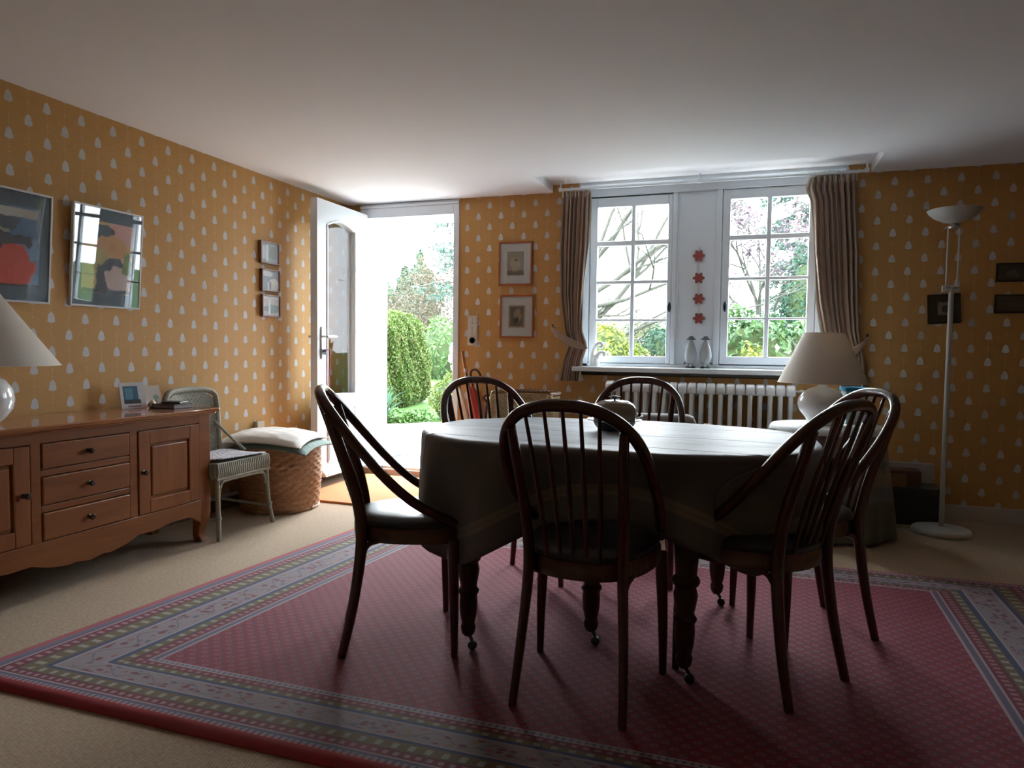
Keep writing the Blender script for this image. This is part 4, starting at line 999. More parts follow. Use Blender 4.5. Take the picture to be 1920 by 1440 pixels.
def bird(x, lab, mirror):
    R = empty('bird_ornament', (x, 4.93, .900)); tag(R, lab, 'ornament', 'pair of pear shaped ornaments on the sill')
    body = mat_plain('speckled_white_ceramic', (.40, .42, .42), .35, .12, 160)
    b = MB(); b.lathe([(0, .030), (.022, .034), (.036, .052), (.042, .078), (.040, .105), (.031, .140), (.020, .172), (.012, .190), (.010, .200), (0, .203)], n=26, sy=.75); b.build('body', body, R)
    dk = mat_plain('slate_blue_hat', (.045, .065, .075), .5)
    b = MB(); b.lathe([(0, .222), (.012, .220), (.020, .210), (.034, .198), (.036, .195), (.0, .200)], n=22, sy=.7); b.build('hat', dk, R)
    for s_ in (-1, 1):
        b = MB(); b.tube([(s_*.013, 0, .036), (s_*.014, -.002, .012)], .004, 8); b.build('leg', body, R)
        b = MB(); b.lathe([(0, 0), (.016, 0), (.018, .005), (.012, .012), (0, .014)], (s_*.017, -.008, 0), 14, 1, 1.3); b.build('boot', dk, R)
    b = MB(); b.tube([(mirror*.034, -.004, .040), (mirror*.045, -.010, .030)], .0045, 6); b.build('tail', dk, R)
bird(-.388, 'left one of the two pear shaped white ornaments with dark caps on the sill', -1)
bird(-.290, 'right one of the two pear shaped white ornaments with dark caps on the sill', 1)
R = empty('curled_ornament', (-1.045, 4.925, .900)); tag(R, 'white ceramic ornament of two curling shapes at the left end of the sill', 'ornament')
b = MB(); b.tube(smoothpath([(-.030, 0, 0), (-.036, 0, .05), (-.028, 0, .11), (-.004, 0, .155), (.024, 0, .168), (.040, 0, .152), (.030, 0, .135), (.020, 0, .142)], 6), [.015]*8+[.013]*16+[.011]*12+[.010]*7, 12); b.build('tall_curl', M['ceramic'], R)
b = MB(); b.tube(smoothpath([(-.006, -.01, 0), (-.008, -.01, .035), (.006, -.01, .075), (.034, -.01, .098), (.056, -.01, .094), (.058, -.01, .078), (.046, -.01, .078)], 6), [.030]*6+[.028]*6+[.020]*6+[.014]*12+[.010]*7, 12); b.build('short_curl', M['ceramic'], R)

# =================================================================== RADIATOR
rd = empty('radiator', (-.330, 4.775, 0)); tag(rd, 'white cast iron column radiator under the window', 'radiator')
NS = 20; pitch = 1.165/(NS-1)
def rad_section():
    b = MB()
    for yy in (-.045, .045):
        b.tube([(0, yy, .12), (0, yy, .770)], .0150, 10, flat=1.0)
    prof = [(.0, .800), (.62, .806), (.86, .798), (1.0, .775), (.98, .745), (.0, .735)]
    for sgn_z, zz in ((1, 0), (-1, 1)):
        vs = []; nn_ = 14; P_ = []
        for k in range(nn_):
            th = PI*k/(nn_-1); P_.append((.066*math.cos(th), .755+.052*max(0, math.sin(th))**.8))
        P_ += [(-.060, .735), (.060, .735)]
        if zz: P_ = [(a, .115+(.790-c)*.9) for a, c in P_]
        b.prism(P_, lambda a, c, d: (d, a, c), -.0285, .0285)
    return b
sec0 = obj_fix(rad_section().build('radiator_section', mat_plain('radiator_enamel', (.70, .71, .72), .4, .02, 10), rd, smooth=50, bevel=.011))
for k in range(NS):
    o = sec0 if k == 0 else sec0.copy()
    if k: COL.objects.link(o); o.parent = rd
    o.location = (-.5825+pitch*k, 0, 0)
b = MB()
for z in (.17, .75): b.tube([(-.60, 0, z), (.60, 0, z)], .018, 10)
b.build('header_pipe', M['white_paint'], rd)
b = MB(); b.box(-.50, -.47, -.03, .03, 0, .12); b.box(.47, .50, -.03, .03, 0, .12); b.build('foot', M['white_paint'], rd, smooth=0, bevel=.004)
b = MB(); b.tube([(.60, 0, .765), (.635, -.005, .765)], .010, 10); b.tube([(.635, -.005, .765), (.672, -.02, .755)], [.017, .020], 12); b.build('valve', M['chrome'], rd)
b = MB(); b.tube([(.672, -.02, .755), (.715, -.03, .752)], [.022, .018], 14); b.build('valve_knob', M['ceramic'], rd)

# =================================================================== UMBRELLAS by the door
def umbrella(label, foot, top, colour, hk=None, rad=.020, wood=None, fabric_to=.80):
    R = empty('umbrella', foot); tag(R, label, 'umbrella', 'umbrellas and sticks leaning by the door')
    f, t = Vector((0, 0, 0)), Vector(top)-Vector(foot); d_ = t.normalized()
    wood = wood or M['mahogany']; L_ = t.length
    b = MB(); n = 14; pts, rd_ = [], []
    for k in range(n+1):
        q = k/n; pts.append(f+t*(q*fabric_to)); rd_.append(rad*(.30+.70*max(0, math.sin(PI*min(1, .12+q*.80)))**.6)*(1 if q < 1 else .4))
    vs0 = len(b.v); b.tube(pts, rd_, 16)
    for i, v in enumerate(b.v):                      # rolled folds
        ring, k = divmod(i, 16); p = pts[ring]; vv = Vector(v)-p; b.v[i] = tuple(p+vv*(1+.16*math.sin(k*PI/2+ring*.45)))
    b.build('canopy', colour, R)
    b = MB(); b.tube([f, f+t*.05], .004, 6); b.tube([f+t*fabric_to*.97, t], .0065, 8); sh = b.build('shaft', wood, R)
    if hk == 'crook':
        side = Vector((1, 0, 0)); b = MB()
        P_ = [t-d_*.02]+[t+d_*(.045*math.sin(a))+side*(.038*(1-math.cos(a))) for a in [PI*k/10 for k in range(11)]]+[t+side*.078-d_*.05]
        b.tube(P_, [.0085]*len(P_), 10); b.build('crook_handle', wood, R)
    elif hk == 'knob':
        b = MB(); b.lathe([(0, -.012), (.013, -.008), (.018, .004), (.012, .016), (0, .020)], tuple(t), 16); b.build('knob_handle', mat_plain('pinkish_knob', (.45, .32, .30), .4), R)
    elif hk == 'stick':
        b = MB(); b.tube([t-d_*.16, t], .011, 10); b.build('stick_handle', wood, R)
    return R
fab = lambda n_, c: mat_plain(n_, c, .55, .15, 40, sheen=.2)
orange_wood = mat_wood('honey_stick', (.34, .13, .03), (.46, .20, .06), .4, 2)
umbrella('cream rolled umbrella, nearest the door frame', (-1.895, 4.81, .0), (-2.085, 4.81, .785), fab('cream_canopy', (.62, .56, .46)), 'stick', .028, orange_wood, .93)
umbrella('pale pink umbrella with a long honey wood handle rising above the others', (-1.845, 4.78, .0), (-2.036, 4.78, .995), fab('pink_canopy', (.60, .36, .32)), 'stick', .028, orange_wood, .74)
umbrella('coral red umbrella with a pinkish knob handle', (-1.815, 4.75, .0), (-1.992, 4.75, .848), fab('coral_canopy', (.50, .10, .085)), 'knob', .026, None, .88)
umbrella('dark red rolled umbrella with a brown crook handle', (-1.790, 4.76, .0), (-1.958, 4.76, .818), fab('crimson_canopy', (.36, .018, .022)), 'crook', .032, None, .90)
umbrella('terracotta slim umbrella leaning between the dark red one and the wicker chair', (-1.760, 4.79, .0), (-1.895, 4.79, .700), fab('terracotta_canopy', (.48, .26, .16)), 'stick', .020, orange_wood, .93)
b = MB(); b.tube(smoothpath([(-1.815, 4.70, 0), (-1.818, 4.70, .35), (-1.812, 4.70, .56), (-1.785, 4.70, .655)], 5), .012, 8); b.tube(smoothpath([(-1.812, 4.70, .56), (-1.800, 4.70, .62), (-1.832, 4.70, .655), (-1.812, 4.70, .675), (-1.772, 4.70, .68)], 5), .010, 8)
tag(b.build('walking_stick', M['mahogany']), 'dark forked walking stick beside the wicker tub chair', 'stick')
R = empty('umbrella_stand', (-1.86, 4.77, 0)); tag(R, 'low dark wicker stand holding the umbrellas', 'stand')
weave([(0, .125, .010), (1, .145, .36)], 14, 22, .006, sy=.62).build('woven_side', mat_wicker('dark_willow', (.09, .045, .025), (.20, .11, .06)), R, smooth=60)
b = MB(); b.lathe([(0, .003), (.12, .003), (.12, .014), (0, .014)], n=28, sy=.62); b.tube([(.147*math.cos(2*PI*k/40), .62*.147*math.sin(2*PI*k/40), .365) for k in range(40)], .008, 6, closed=True); b.build('rim', M['wicker_tan'], R)
# ---- wicker tub chair beyond the table
R = empty('tub_chair', (-1.452, 4.53, 0)); tag(R, 'pale woven cane tub chair against the wall below the engravings', 'chair')
aa = weave([(0, .200, .10), (.55, .215, .45), (1, .225, .700)], 30, 40, .006, arc=(math.radians(-28), math.radians(208)))
aa.build('woven_shell', M['wicker_pale'], R, smooth=60, solid=.008)
b = MB(); th0, th1 = math.radians(-28), math.radians(208)
for ph in (0, 1, 2):
    b.tube([((.228+.006*math.cos(k*.9+ph*2.1))*math.cos(lerp(th0, th1, k/60)), (.228+.006*math.cos(k*.9+ph*2.1))*math.sin(lerp(th0, th1, k/60)), .716+.006*math.sin(k*.9+ph*2.1)) for k in range(61)], .009, 6)
b.build('braided_rim', mat_wicker('brown_braid', (.16, .08, .04), (.32, .20, .13)), R)
for th in (th0, th1):
    b = MB(); x, y = .228*math.cos(th), .228*math.sin(th); b.tube([(x, y, 0), (x, y, .15), (x, y, .66), (x, y, .712)], [.020, .024, .030, .018], 12)
    for k in range(40): b.tube([(x+.0295*math.cos(2*PI*q/12), y+.0295*math.sin(2*PI*q/12), .06+k*.0158) for q in range(12)], .0035, 5, closed=True)
    b.build('arm_post', M['wicker_pale'], R)
b = MB(); b.lathe([(0, .35), (.195, .35), (.205, .36), (.205, .39), (.19, .40), (0, .405)], n=32); b.build('seat', M['wicker_pale'], R)
for x in (-.15, .15):
    b = MB(); b.tube([(x, .12, .0), (x*.95, .11, .12)], .014, 8); b.build('leg', M['wicker_pale'], R)
# ---- grey upholstered armchair between table and radiator
R = empty('grey_armchair', (-.455, 4.16, 0)); R.rotation_euler = (0, 0, math.radians(6)); tag(R, 'low grey linen armchair between the dining table and the radiator', 'armchair')
gl_ = mat_plain('grey_linen', (.26, .245, .24), .85, .1, 120, spec=.2, sheen=.3, bump=.3)
def soft(b, x0, x1, y0, y1, z0, z1): b.box(x0, x1, y0, y1, z0, z1)
b = MB(); soft(b, -.24, .16, -.30, -.16, .14, .665); b.build('back', gl_, R, smooth=60, bevel=.045)
b = MB(); soft(b, -.26, .18, -.20, .26, .14, .38); b.build('seat', gl_, R, smooth=60, bevel=.04)
for s_, x in ((-1, -.33), (1, .17)):
    b = MB(); b.prism([(-.28, .12), (.26, .12), (.26, .46), (.1, .50), (-.10, .57), (-.24, .62), (-.30, .60)], lambda a, c, d: (d, a, c), x, x+.10); obj_fix(b.build('arm', gl_, R, smooth=60, bevel=.035))
for x in (-.26, .18):
    for y in (-.22, .20):
        b = MB(); b.tube([(x, y, 0), (x, y, .14)], [.014, .02], 10); b.build('leg', M['mahogany'], R)

# =================================================================== SKIRTED SIDE TABLE, LAMP
SX, SYY, ST = .430, 4.30, .600
R = empty('side_table', (SX, SYY, 0)); tag(R, 'round side table hidden by a long cloth, right of the radiator', 'table')
b = MB(); b.lathe([(0, ST-.02), (.275, ST-.02), (.28, ST-.012), (.28, ST-.004), (0, ST-.003)], n=40); b.build('table_top', M['tablewood'], R)
b = MB(); b.lathe([(.16, 0), (.17, .02), (.04, .06), (.03, .3), (.04, ST-.02)], n=20); b.build('pedestal', M['tablewood'], R)
m = N('printed_skirt_cloth'); o_ = m.obj(); z_ = m.xyz(o_)[2]
vo = m.node('ShaderNodeTexVoronoi', {'Vector': o_, 'Scale': 22.0, 'Randomness': .9}, feature='F1'); cr_ = m.xyz(vo.outputs['Color'])
cc = m.ramp(cr_[0], [(0, (.20, .19, .16)), (.4, (.27, .24, .19)), (.62, (.10, .12, .15)), (.8, (.24, .13, .12)), (.9, (.15, .17, .10))], 'CONSTANT')
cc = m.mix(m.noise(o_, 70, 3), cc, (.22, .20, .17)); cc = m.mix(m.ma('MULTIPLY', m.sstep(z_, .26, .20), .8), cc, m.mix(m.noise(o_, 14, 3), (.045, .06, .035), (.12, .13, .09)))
cc = m.mix(m.ma('MULTIPLY', m.sstep(m.ma('ABSOLUTE', m.ma('SUBTRACT', z_, .27)), .035, .02), .6), cc, (.12, .15, .19))
skm = m.done(m.pbsdf(cc, .8, spec=.2, sheen=.2))
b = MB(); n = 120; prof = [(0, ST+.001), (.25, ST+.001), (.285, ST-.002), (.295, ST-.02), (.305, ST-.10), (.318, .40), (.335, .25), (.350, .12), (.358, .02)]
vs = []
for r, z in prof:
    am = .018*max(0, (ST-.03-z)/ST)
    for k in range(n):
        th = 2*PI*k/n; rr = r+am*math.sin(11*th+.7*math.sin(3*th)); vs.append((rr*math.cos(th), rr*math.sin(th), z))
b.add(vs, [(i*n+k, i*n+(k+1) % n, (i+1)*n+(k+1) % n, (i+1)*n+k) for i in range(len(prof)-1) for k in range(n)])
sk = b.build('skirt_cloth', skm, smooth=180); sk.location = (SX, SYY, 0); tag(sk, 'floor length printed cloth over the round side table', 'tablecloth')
b = MB(); vs = []; n = 96; prof = [(0, ST+.004), (.27, ST+.004), (.300, ST+.002), (.308, ST-.008), (.312, ST-.022), (.314, ST-.036)]
for i, (r, z) in enumerate(prof):
    for k in range(n):
        th = 2*PI*k/n; sc_ = (.010*abs(math.sin(th*5)) if i >= 4 else 0); vs.append((r*math.cos(th), r*math.sin(th), z+sc_*(i-3)/1.6+.004*math.sin(9*th)*(i > 3)))
b.add(vs, [(i*n+k, i*n+(k+1) % n, (i+1)*n+(k+1) % n, (i+1)*n+k) for i in range(len(prof)-1) for k in range(n)])
o = b.build('table_topper', mat_plain('white_lace_topper', (.66, .69, .71), .7, .06, 60, sheen=.2), smooth=180, solid=.003); o.location = (SX, SYY, .003)
tag(o, 'white scalloped topper cloth on the round side table', 'tablecloth')
lamp('table_lamp', .392, 4.285, ST+.0085, 'white bulbous table lamp with a wide cream shade, on the skirted side table',
     [(0, 0), (.070, 0), (.075, .006), (.070, .014), (.085, .040), (.118, .080), (.130, .115), (.124, .150), (.100, .185), (.065, .208), (.030, .218), (.022, .226)], ((.238, .240), (.108, .520)))
R = empty('tissue_box', (.575, 4.44, ST+.0085)); R.rotation_euler = (0, 0, .2); tag(R, 'pale box with a bright blue lid behind the lamp on the side table', 'box')
b = MB(); b.box(-.055, .055, -.05, .05, 0, .195); b.build('box_body', mat_plain('pale_blue_card', (.42, .52, .55), .6), R, smooth=0, bevel=.003)
b = MB(); b.box(-.062, .062, -.057, .057, .190, .212); b.build('lid', mat_plain('bright_blue_card', (.02, .30, .55), .5), R, smooth=0, bevel=.002)

# =================================================================== FLOOR LAMP
FX, FY = 1.055, 4.48
R = empty('floor_lamp', (FX, FY, 0)); tag(R, 'tall white uplighter floor lamp with two slim upper rods, by the right back wall', 'lamp')
cw = mat_plain('cream_white_lacquer', (.50, .51, .48), .35, .03, 8)
b = MB(); b.lathe([(0, 0), (.146, 0), (.150, .006), (.150, .022), (.144, .030), (.05, .034), (.016, .040), (0, .042)], n=44); b.build('base', cw, R)
b = MB(); b.lathe([(.0, -.002), (.140, -.002), (.140, .001), (0, .001)], n=44); b.build('base_rubber', M['dark_plastic'], R)
b = MB(); b.tube([(0, 0, .03), (0, 0, 1.395)], .0135, 14); b.build('pole', cw, R)
b = MB(); b.tube([(-.036, 0, 1.375), (.036, 0, 1.375)], .013, 12); b.tube([(-.030, -.004, 1.395), (.03, -.004, 1.395)], .009, 10); b.box(-.046, -.030, -.012, .012, 1.366, 1.402); b.build('lower_collar', cw, R)
for x in (-.027, .027):
    b = MB(); b.tube([(x, 0, 1.38), (x, 0, 1.725)], .0055, 8); b.build('upper_rod', cw, R)
b = MB(); b.lathe([(0, 1.715), (.030, 1.717), (.032, 1.726), (.020, 1.742), (.010, 1.750), (0, 1.75)], n=20); b.tube([(-.03, 0, 1.728), (-.052, -.006, 1.716)], .004, 6); b.build('upper_collar', M['chrome'], R)
b = MB(); b.lathe([(.012, 1.745), (.060, 1.757), (.100, 1.778), (.126, 1.802), (.136, 1.820), (.134, 1.821), (.124, 1.806), (.098, 1.783), (.058, 1.763), (.0, 1.752)], n=48); b.build('bowl_shade', cw, R)
b = MB(); b.tube(smoothpath([(-.10, .04, .03), (-.07, .12, .012), (-.03, .24, .010), (-.08, .30, .03), (-.20, .32, .08), (-.30, .34, .11)], 6), .0032, 6); b.tube(smoothpath([(-.13, .0, .008), (-.22, .0, .004), (-.33, -.03, .004)], 5), .0032, 6); b.build('cable', cw, R)
# ---- chest and things beside the side table
R = empty('storage_chest', (.975, 4.745, 0)); tag(R, 'dark green chest standing on the floor behind the floor lamp', 'chest')
b = MB(); b.box(-.22, .115, -.12, .12, .0, .205); b.build('chest_body', mat_plain('very_dark_green_paint', (.008, .014, .014), .5), R, smooth=0, bevel=.004)
b = MB(); b.box(-.224, .119, -.124, .124, .205, .222); b.build('chest_lid', mat_plain('dark_green_lid', (.02, .022, .018), .5), R, smooth=0, bevel=.003)
b = MB(); b.box(.80, .985, 4.66, 4.80, .2235, .318, None); o = b.build('old_book', mat_plain('brown_leather_box', (.10, .035, .025), .5, .2, 20), smooth=0, bevel=.006); tag(o, 'brown leather box lying on the dark chest', 'box')
b = MB(); b.box(.80, .905, 4.640, 4.656, .2235, .298); o = b.build('tan_book', mat_plain('tan_cover', (.26, .13, .05), .6, .2, 20), smooth=0, bevel=.002); tag(o, 'tan book propped before the brown box on the dark chest', 'book')
b = MB(); b.box(.80, 1.085, 4.812, 4.862, .2235, .345); o = b.build('white_box', mat_plain('grey_white_card', (.42, .38, .38), .7), smooth=0, bevel=.003); tag(o, 'off-white box standing at the back of the dark chest', 'box')
b = MB(); b.lathe([(0, 0), (.018, .004), (.030, .022), (.030, .040), (.018, .058), (0, .062)], (.315, 3.86, .001), 18); tag(b.build('wool_ball', mat_plain('pinkish_wool', (.24, .17, .15), .8, .2, 90)), 'pinkish ball on the floor beside the skirted table', 'ball')

# =================================================================== DOORMATS
m = N('orange_coir'); o_ = m.obj(); cc = m.mix(m.noise(o_, 160, 3), (.48, .16, .04), (.64, .25, .075)); cc = m.mix(m.ma('MULTIPLY', m.noise(o_, 7, 3), .3), cc, (.50, .17, .04))
M['coir'] = m.done(m.pbsdf(cc, .9, m.bump(m.noise(o_, 240, 3), .6, .004), spec=.2, sheen=.2))
b = MB(); b.box(-2.86, -1.98, 3.84, 4.80, .0005, .014); tag(b.build('doormat', M['coir'], smooth=0, bevel=.004), 'orange coir doormat on the floor inside the open door', 'doormat')

# =================================================================== GARDEN
def mat_leaf(name, cs, sc=6, tr=.25, rough=.55):
    m = N(name); o = m.obj(); n = m.noise(o, sc, 3, .7)
    oi = m.node('ShaderNodeNewGeometry').outputs['Random Per Island']
    f = m.ma('ADD', m.ma('MULTIPLY', n, .6), m.ma('MULTIPLY', oi, .42))
    k = len(cs); col = m.ramp(f, [(.22+.58*i/(k-1), c) for i, c in enumerate(cs)])
    pb = m.pbsdf(col, rough, spec=.35); tl = m.node('ShaderNodeBsdfTranslucent', {0: col}).outputs[0]
    return m.done(m.node('ShaderNodeMixShader', {0: tr, 1: pb, 2: tl}).outputs[0])
def foliage(name, pts, size, mat, parent, seed, aspect=.55, jit=1.0, up=0.0):
    """each leaf a folded two-triangle blade"""
    rnd = random.Random(seed); vs, fs = [], []
    for (p, nrm) in pts:
        p = Vector(p); d_ = (Vector(nrm)+jit*Vector((rnd.uniform(-1, 1), rnd.uniform(-1, 1), rnd.uniform(-1, 1)+up))).normalized()
        q = d_.cross(Vector((rnd.uniform(-1, 1), rnd.uniform(-1, 1), rnd.uniform(-1, 1)))).normalized()
        r_ = d_.cross(q); s_ = size*rnd.uniform(.6, 1.35)
        a = p-q*s_*.5; c = p+q*s_*.5; e = p+r_*s_*aspect*.5+d_*s_*.12; g = p-r_*s_*aspect*.5+d_*s_*.12
        o = len(vs); vs += [a, e, c, g]; fs += [(o, o+1, o+2, o+3)]
    me = bpy.data.meshes.new(name); me.from_pydata([tuple(v) for v in vs], [], fs); me.update(); me.materials.append(mat)
    ob = bpy.data.objects.new(name, me); COL.objects.link(ob); ob.parent = parent; ob['kind'] = 'stuff'; return ob
def blob_pts(n, blobs, seed, shell=.25):
    """points on lumpy ellipsoids: (centre, radii)"""
    rnd = random.Random(seed); out = []; tot = sum(b[1][0]*b[1][2]+b[1][0]*b[1][1] for b in blobs)
    for c, r in blobs:
        k = int(n*(r[0]*r[2]+r[0]*r[1])/tot)
        for _ in range(k):
            v = Vector((rnd.gauss(0, 1), rnd.gauss(0, 1), rnd.gauss(0, 1))).normalized()
            lump = 1+.10*math.sin(v.x*7+c[0])*math.sin(v.y*6+c[1]*2)*1.2+.07*math.sin(v.z*11+v.x*5)
            q = (1-shell*rnd.random()**2)*lump
            out.append((Vector((c[0]+v.x*r[0]*q, c[1]+v.y*r[1]*q, c[2]+v.z*r[2]*q)), v))
    return out
def core(blobs, mat, parent, k=.80):
    b = MB()
    for c, r in blobs: b.lathe([(math.sin(PI*i/8)*k, -math.cos(PI*i/8)*k*r[2]) for i in range(9)], c, 14, r[0], r[1])
    return b.build('inner_mass', mat, parent)
m = N('lawn_grass'); o_ = m.obj(); cc = m.mix(m.noise(o_, 3, 4), (.035, .085, .015), (.065, .125, .026)); cc = m.mix(m.ma('MULTIPLY', m.noise(o_, 60, 3), .5), cc, (.03, .075, .012))
M['lawn'] = m.done(m.pbsdf(cc, .9, m.bump(m.noise(o_, 80, 3), .6, .03), spec=.15))
b = MB(); b.box(-70, 60, 8.72, 120, -.4, -.025); tag(b.build('lawn', M['lawn'], smooth=0), kind='structure')
m = N('pale_gravel'); o_ = m.obj(); vo = m.node('ShaderNodeTexVoronoi', {'Vector': o_, 'Scale': 45.0}, feature='F1'); cc = m.mix(m.xyz(vo.outputs['Color'])[0], (.30, .25, .22), (.58, .53, .48))
cc = m.mix(m.ma('MULTIPLY', m.noise(o_, 2.2, 4), .5), cc, (.42, .34, .28))
M['gravel'] = m.done(m.pbsdf(cc, .9, m.bump(vo.outputs['Distance'], .7, .01), spec=.2))
b = MB(); b.box(-30, 25, DW, 8.70, -.3, -.01); tag(b.build('terrace', M['gravel'], smooth=0), kind='structure')
R = empty('boot_grate', (-2.60, 5.52, -.01)); tag(R, 'dark metal boot grate on the terrace just outside the door', 'mat')
b = MB(); b.box(-.48, .48, -.24, -.225, .0, .03); b.box(-.48, .48, .225, .24, .0, .03); b.box(-.48, -.465, -.24, .24, .0, .03); b.box(.465, .48, -.24, .24, 0, .03); b.build('frame', M['iron'], R, smooth=0)
for k in range(15):
    b = MB(); y = -.21+k*.030; b.box(-.47, .47, y, y+.008, .0, .026); b.build('bar', mat_plain('grey_steel_bar', (.10, .115, .13), .5) if k == 0 else bpy.data.materials['grey_steel_bar'], R, smooth=0)
G = {}
G['hedge'] = mat_leaf('hedge_leaves', [(0.0217, 0.0527, 0.0062), (0.0527, 0.1054, 0.0136), (0.0992, 0.1364, 0.0310), (0.1612, 0.1488, 0.0620)], 2.5)
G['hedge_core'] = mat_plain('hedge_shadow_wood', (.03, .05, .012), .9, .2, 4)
G['box'] = mat_leaf('box_leaves', [(0.0248, 0.0527, 0.0074), (0.0620, 0.0992, 0.0124), (0.1364, 0.1488, 0.0217)], 5)
G['iris'] = mat_leaf('iris_blades', [(0.0186, 0.0620, 0.0403), (0.0372, 0.1054, 0.0682), (0.0620, 0.1488, 0.0992)], 3)
G['ground'] = mat_leaf('ground_cover', [(0.0372, 0.0992, 0.0186), (0.0682, 0.1550, 0.0372), (0.1116, 0.1984, 0.0620)], 5)
G['dark'] = mat_leaf('dark_evergreen', [(0.0112, 0.0341, 0.0186), (0.0217, 0.0620, 0.0372), (0.0372, 0.0868, 0.0558)], 1.2)
G['brown'] = mat_leaf('budding_twigs', [(0.0484, 0.0353, 0.0205), (0.0781, 0.0614, 0.0372), (0.1116, 0.0930, 0.0595)], .8)
G['light'] = mat_leaf('light_green_leaves', [(0.0372, 0.0806, 0.0248), (0.0682, 0.1302, 0.0372), (0.1116, 0.1798, 0.0620)], 1.5)
G['yellow'] = mat_leaf('yellow_green_leaves', [(0.0496, 0.0930, 0.0186), (0.1116, 0.1426, 0.0186), (0.2108, 0.2046, 0.0186)], 1.6)
G['bright'] = mat_leaf('broad_glossy_leaves', [(0.0186, 0.0558, 0.0186), (0.0496, 0.1116, 0.0372), (0.1054, 0.1860, 0.0682)], 3, rough=.35)
G['pink'] = mat_leaf('pink_blossom', [(.05, .028, .042), (.10, .065, .09), (.20, .15, .18)], 3)
G['white'] = mat_leaf('white_blossom', [(.6, .6, .6), (.75, .75, .74), (.8, .8, .8)], 3)
G['blue'] = mat_leaf('blue_green_needles', [(0.0372, 0.0682, 0.0558), (0.0620, 0.1054, 0.0868), (0.1054, 0.1488, 0.1240)], 1.5)
G['bark'] = mat_plain('grey_bark', (.10, .09, .075), .85, .25, 20)
G['olive'] = mat_leaf('olive_moss_twigs', [(0.0744, 0.0744, 0.0372), (0.1178, 0.1178, 0.0620), (0.1612, 0.1550, 0.0930)], 2)
def plant(name, label, blobs, n, size, mat, seed, trunk=None, group=None, cat='shrub', corek=.82, aspect=.55, shell=.25, corem=None):
    base = (blobs[0][0][0], blobs[0][0][1], -.03)
    R = empty(name, base); tag(R, label, cat, group)
    bl = [((c[0]-base[0], c[1]-base[1], c[2]-base[2]), r) for c, r in blobs]
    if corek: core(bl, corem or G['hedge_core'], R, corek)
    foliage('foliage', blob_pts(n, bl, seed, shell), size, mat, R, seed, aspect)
    if trunk: b = MB(); b.tube([(0, 0, 0), (0, 0, trunk[0])], [trunk[1], trunk[1]*.5], 10); b.build('trunk', G['bark'], R)
    return R
# clipped hedge running away from the house, seen through the door
R = empty('clipped_hedge', (-6.16, 8.3, -.03)); tag(R, 'tall clipped green hedge along the terrace, seen through the open door', 'hedge')
ax_ = Vector((-.62, 3.9, 0)).normalized(); sd = Vector((ax_.y, -ax_.x, 0)); HL, HW, HH = 3.9, .96, 1.66
def hedge_s(a, s_, z): return ax_*a+sd*s_+Vector((0, 0, z))
rnd = random.Random(3); pts = []
def hbul(a, z): return .06*math.sin(a*2.1+1)*math.sin(z*3)+.04*math.sin(a*5.3+z*4)+.03*math.sin(a*11+z*9)
for _ in range(26000):
    a = rnd.uniform(0, HL); z = rnd.uniform(0.02, HH); zt = HH*(1-.10*max(0, (a-2.2)/1.7)**2)+.05*math.sin(a*3)
    if z > zt: continue
    rnded = -.22*max(0, (z/zt-.80)/.2)**2-.12*max(0, .18-z)/.18-.35*max(0, (a-3.3)/.6)**2
    pts.append((hedge_s(a, HW+hbul(a, z)+rnded-.10*rnd.random()**2, z), sd))
for _ in range(5000):
    a = rnd.uniform(0, HL); s_ = rnd.uniform(-.3, HW-.05); zt = HH*(1-.10*max(0, (a-2.2)/1.7)**2)+.05*math.sin(a*3); pts.append((hedge_s(a, s_, zt-.03*rnd.random()+.03*math.sin(s_*5)-.10*max(0, s_-.6)), Vector((0, 0, 1))))
for _ in range(4000): pts.append((hedge_s(-.02-.06*rnd.random(), rnd.uniform(-.9, HW-.06), rnd.uniform(.02, HH)), -ax_))
foliage('foliage', pts, .052, G['hedge'], R, 4)
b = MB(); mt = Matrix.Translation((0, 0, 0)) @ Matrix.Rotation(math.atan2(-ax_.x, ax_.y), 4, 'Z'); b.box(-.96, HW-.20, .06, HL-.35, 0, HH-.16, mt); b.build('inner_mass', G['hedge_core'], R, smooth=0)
# sprawling lower growth, iris, box ball
rnd = random.Random(9); pts = []
for _ in range(5200):
    t = rnd.random(); x = lerp(-5.1, -4.30, t)+rnd.uniform(-.1, .1); y = lerp(7.98, 8.45, t)+rnd.uniform(0, .50); h_ = .17*rnd.random()*(.6+.4*math.sin(x*9)**2); pts.append(((x, y, h_), (0, -.4, 1)))
R = empty('ground_cover', (0, 0, -.01)); tag(R, 'low bright green ground cover along the edge of the gravel', 'plants', kind='stuff')
foliage('foliage', pts, .055, G['ground'], R, 11, .7)
R = empty('iris_clump', (-4.66, 8.12, -.01)); tag(R, 'clump of blue green sword shaped iris leaves at the foot of the hedge', 'plant')
rnd = random.Random(21)
for k in range(95):
    a0 = rnd.uniform(0, 2*PI); r0 = rnd.uniform(0, .12); ln = rnd.uniform(.38, .66); le = rnd.uniform(.05, .34); x0, y0 = r0*math.cos(a0), r0*math.sin(a0); d_ = Vector((math.cos(a0), math.sin(a0), 0)); w_ = .014; sdv = Vector((-d_.y, d_.x, 0))
    vs = []
    for i in range(6):
        t = i/5; p = Vector((x0, y0, 0))+d_*le*t**2.0+Vector((0, 0, ln*(t-.18*t**3*(le/.2)))); ww = w_*(1-t**2.5)+.001; vs += [p-sdv*ww, p+sdv*ww]
    b = MB(); b.add(vs, [(2*i, 2*i+1, 2*i+3, 2*i+2) for i in range(5)]); b.build('leaf', G['iris'], R)
plant('box_bush', 'small rounded yellow green box bush beside the gravel', [((-4.02, 9.35, .28), (.42, .42, .36))], 7000, .034, G['box'], 31)
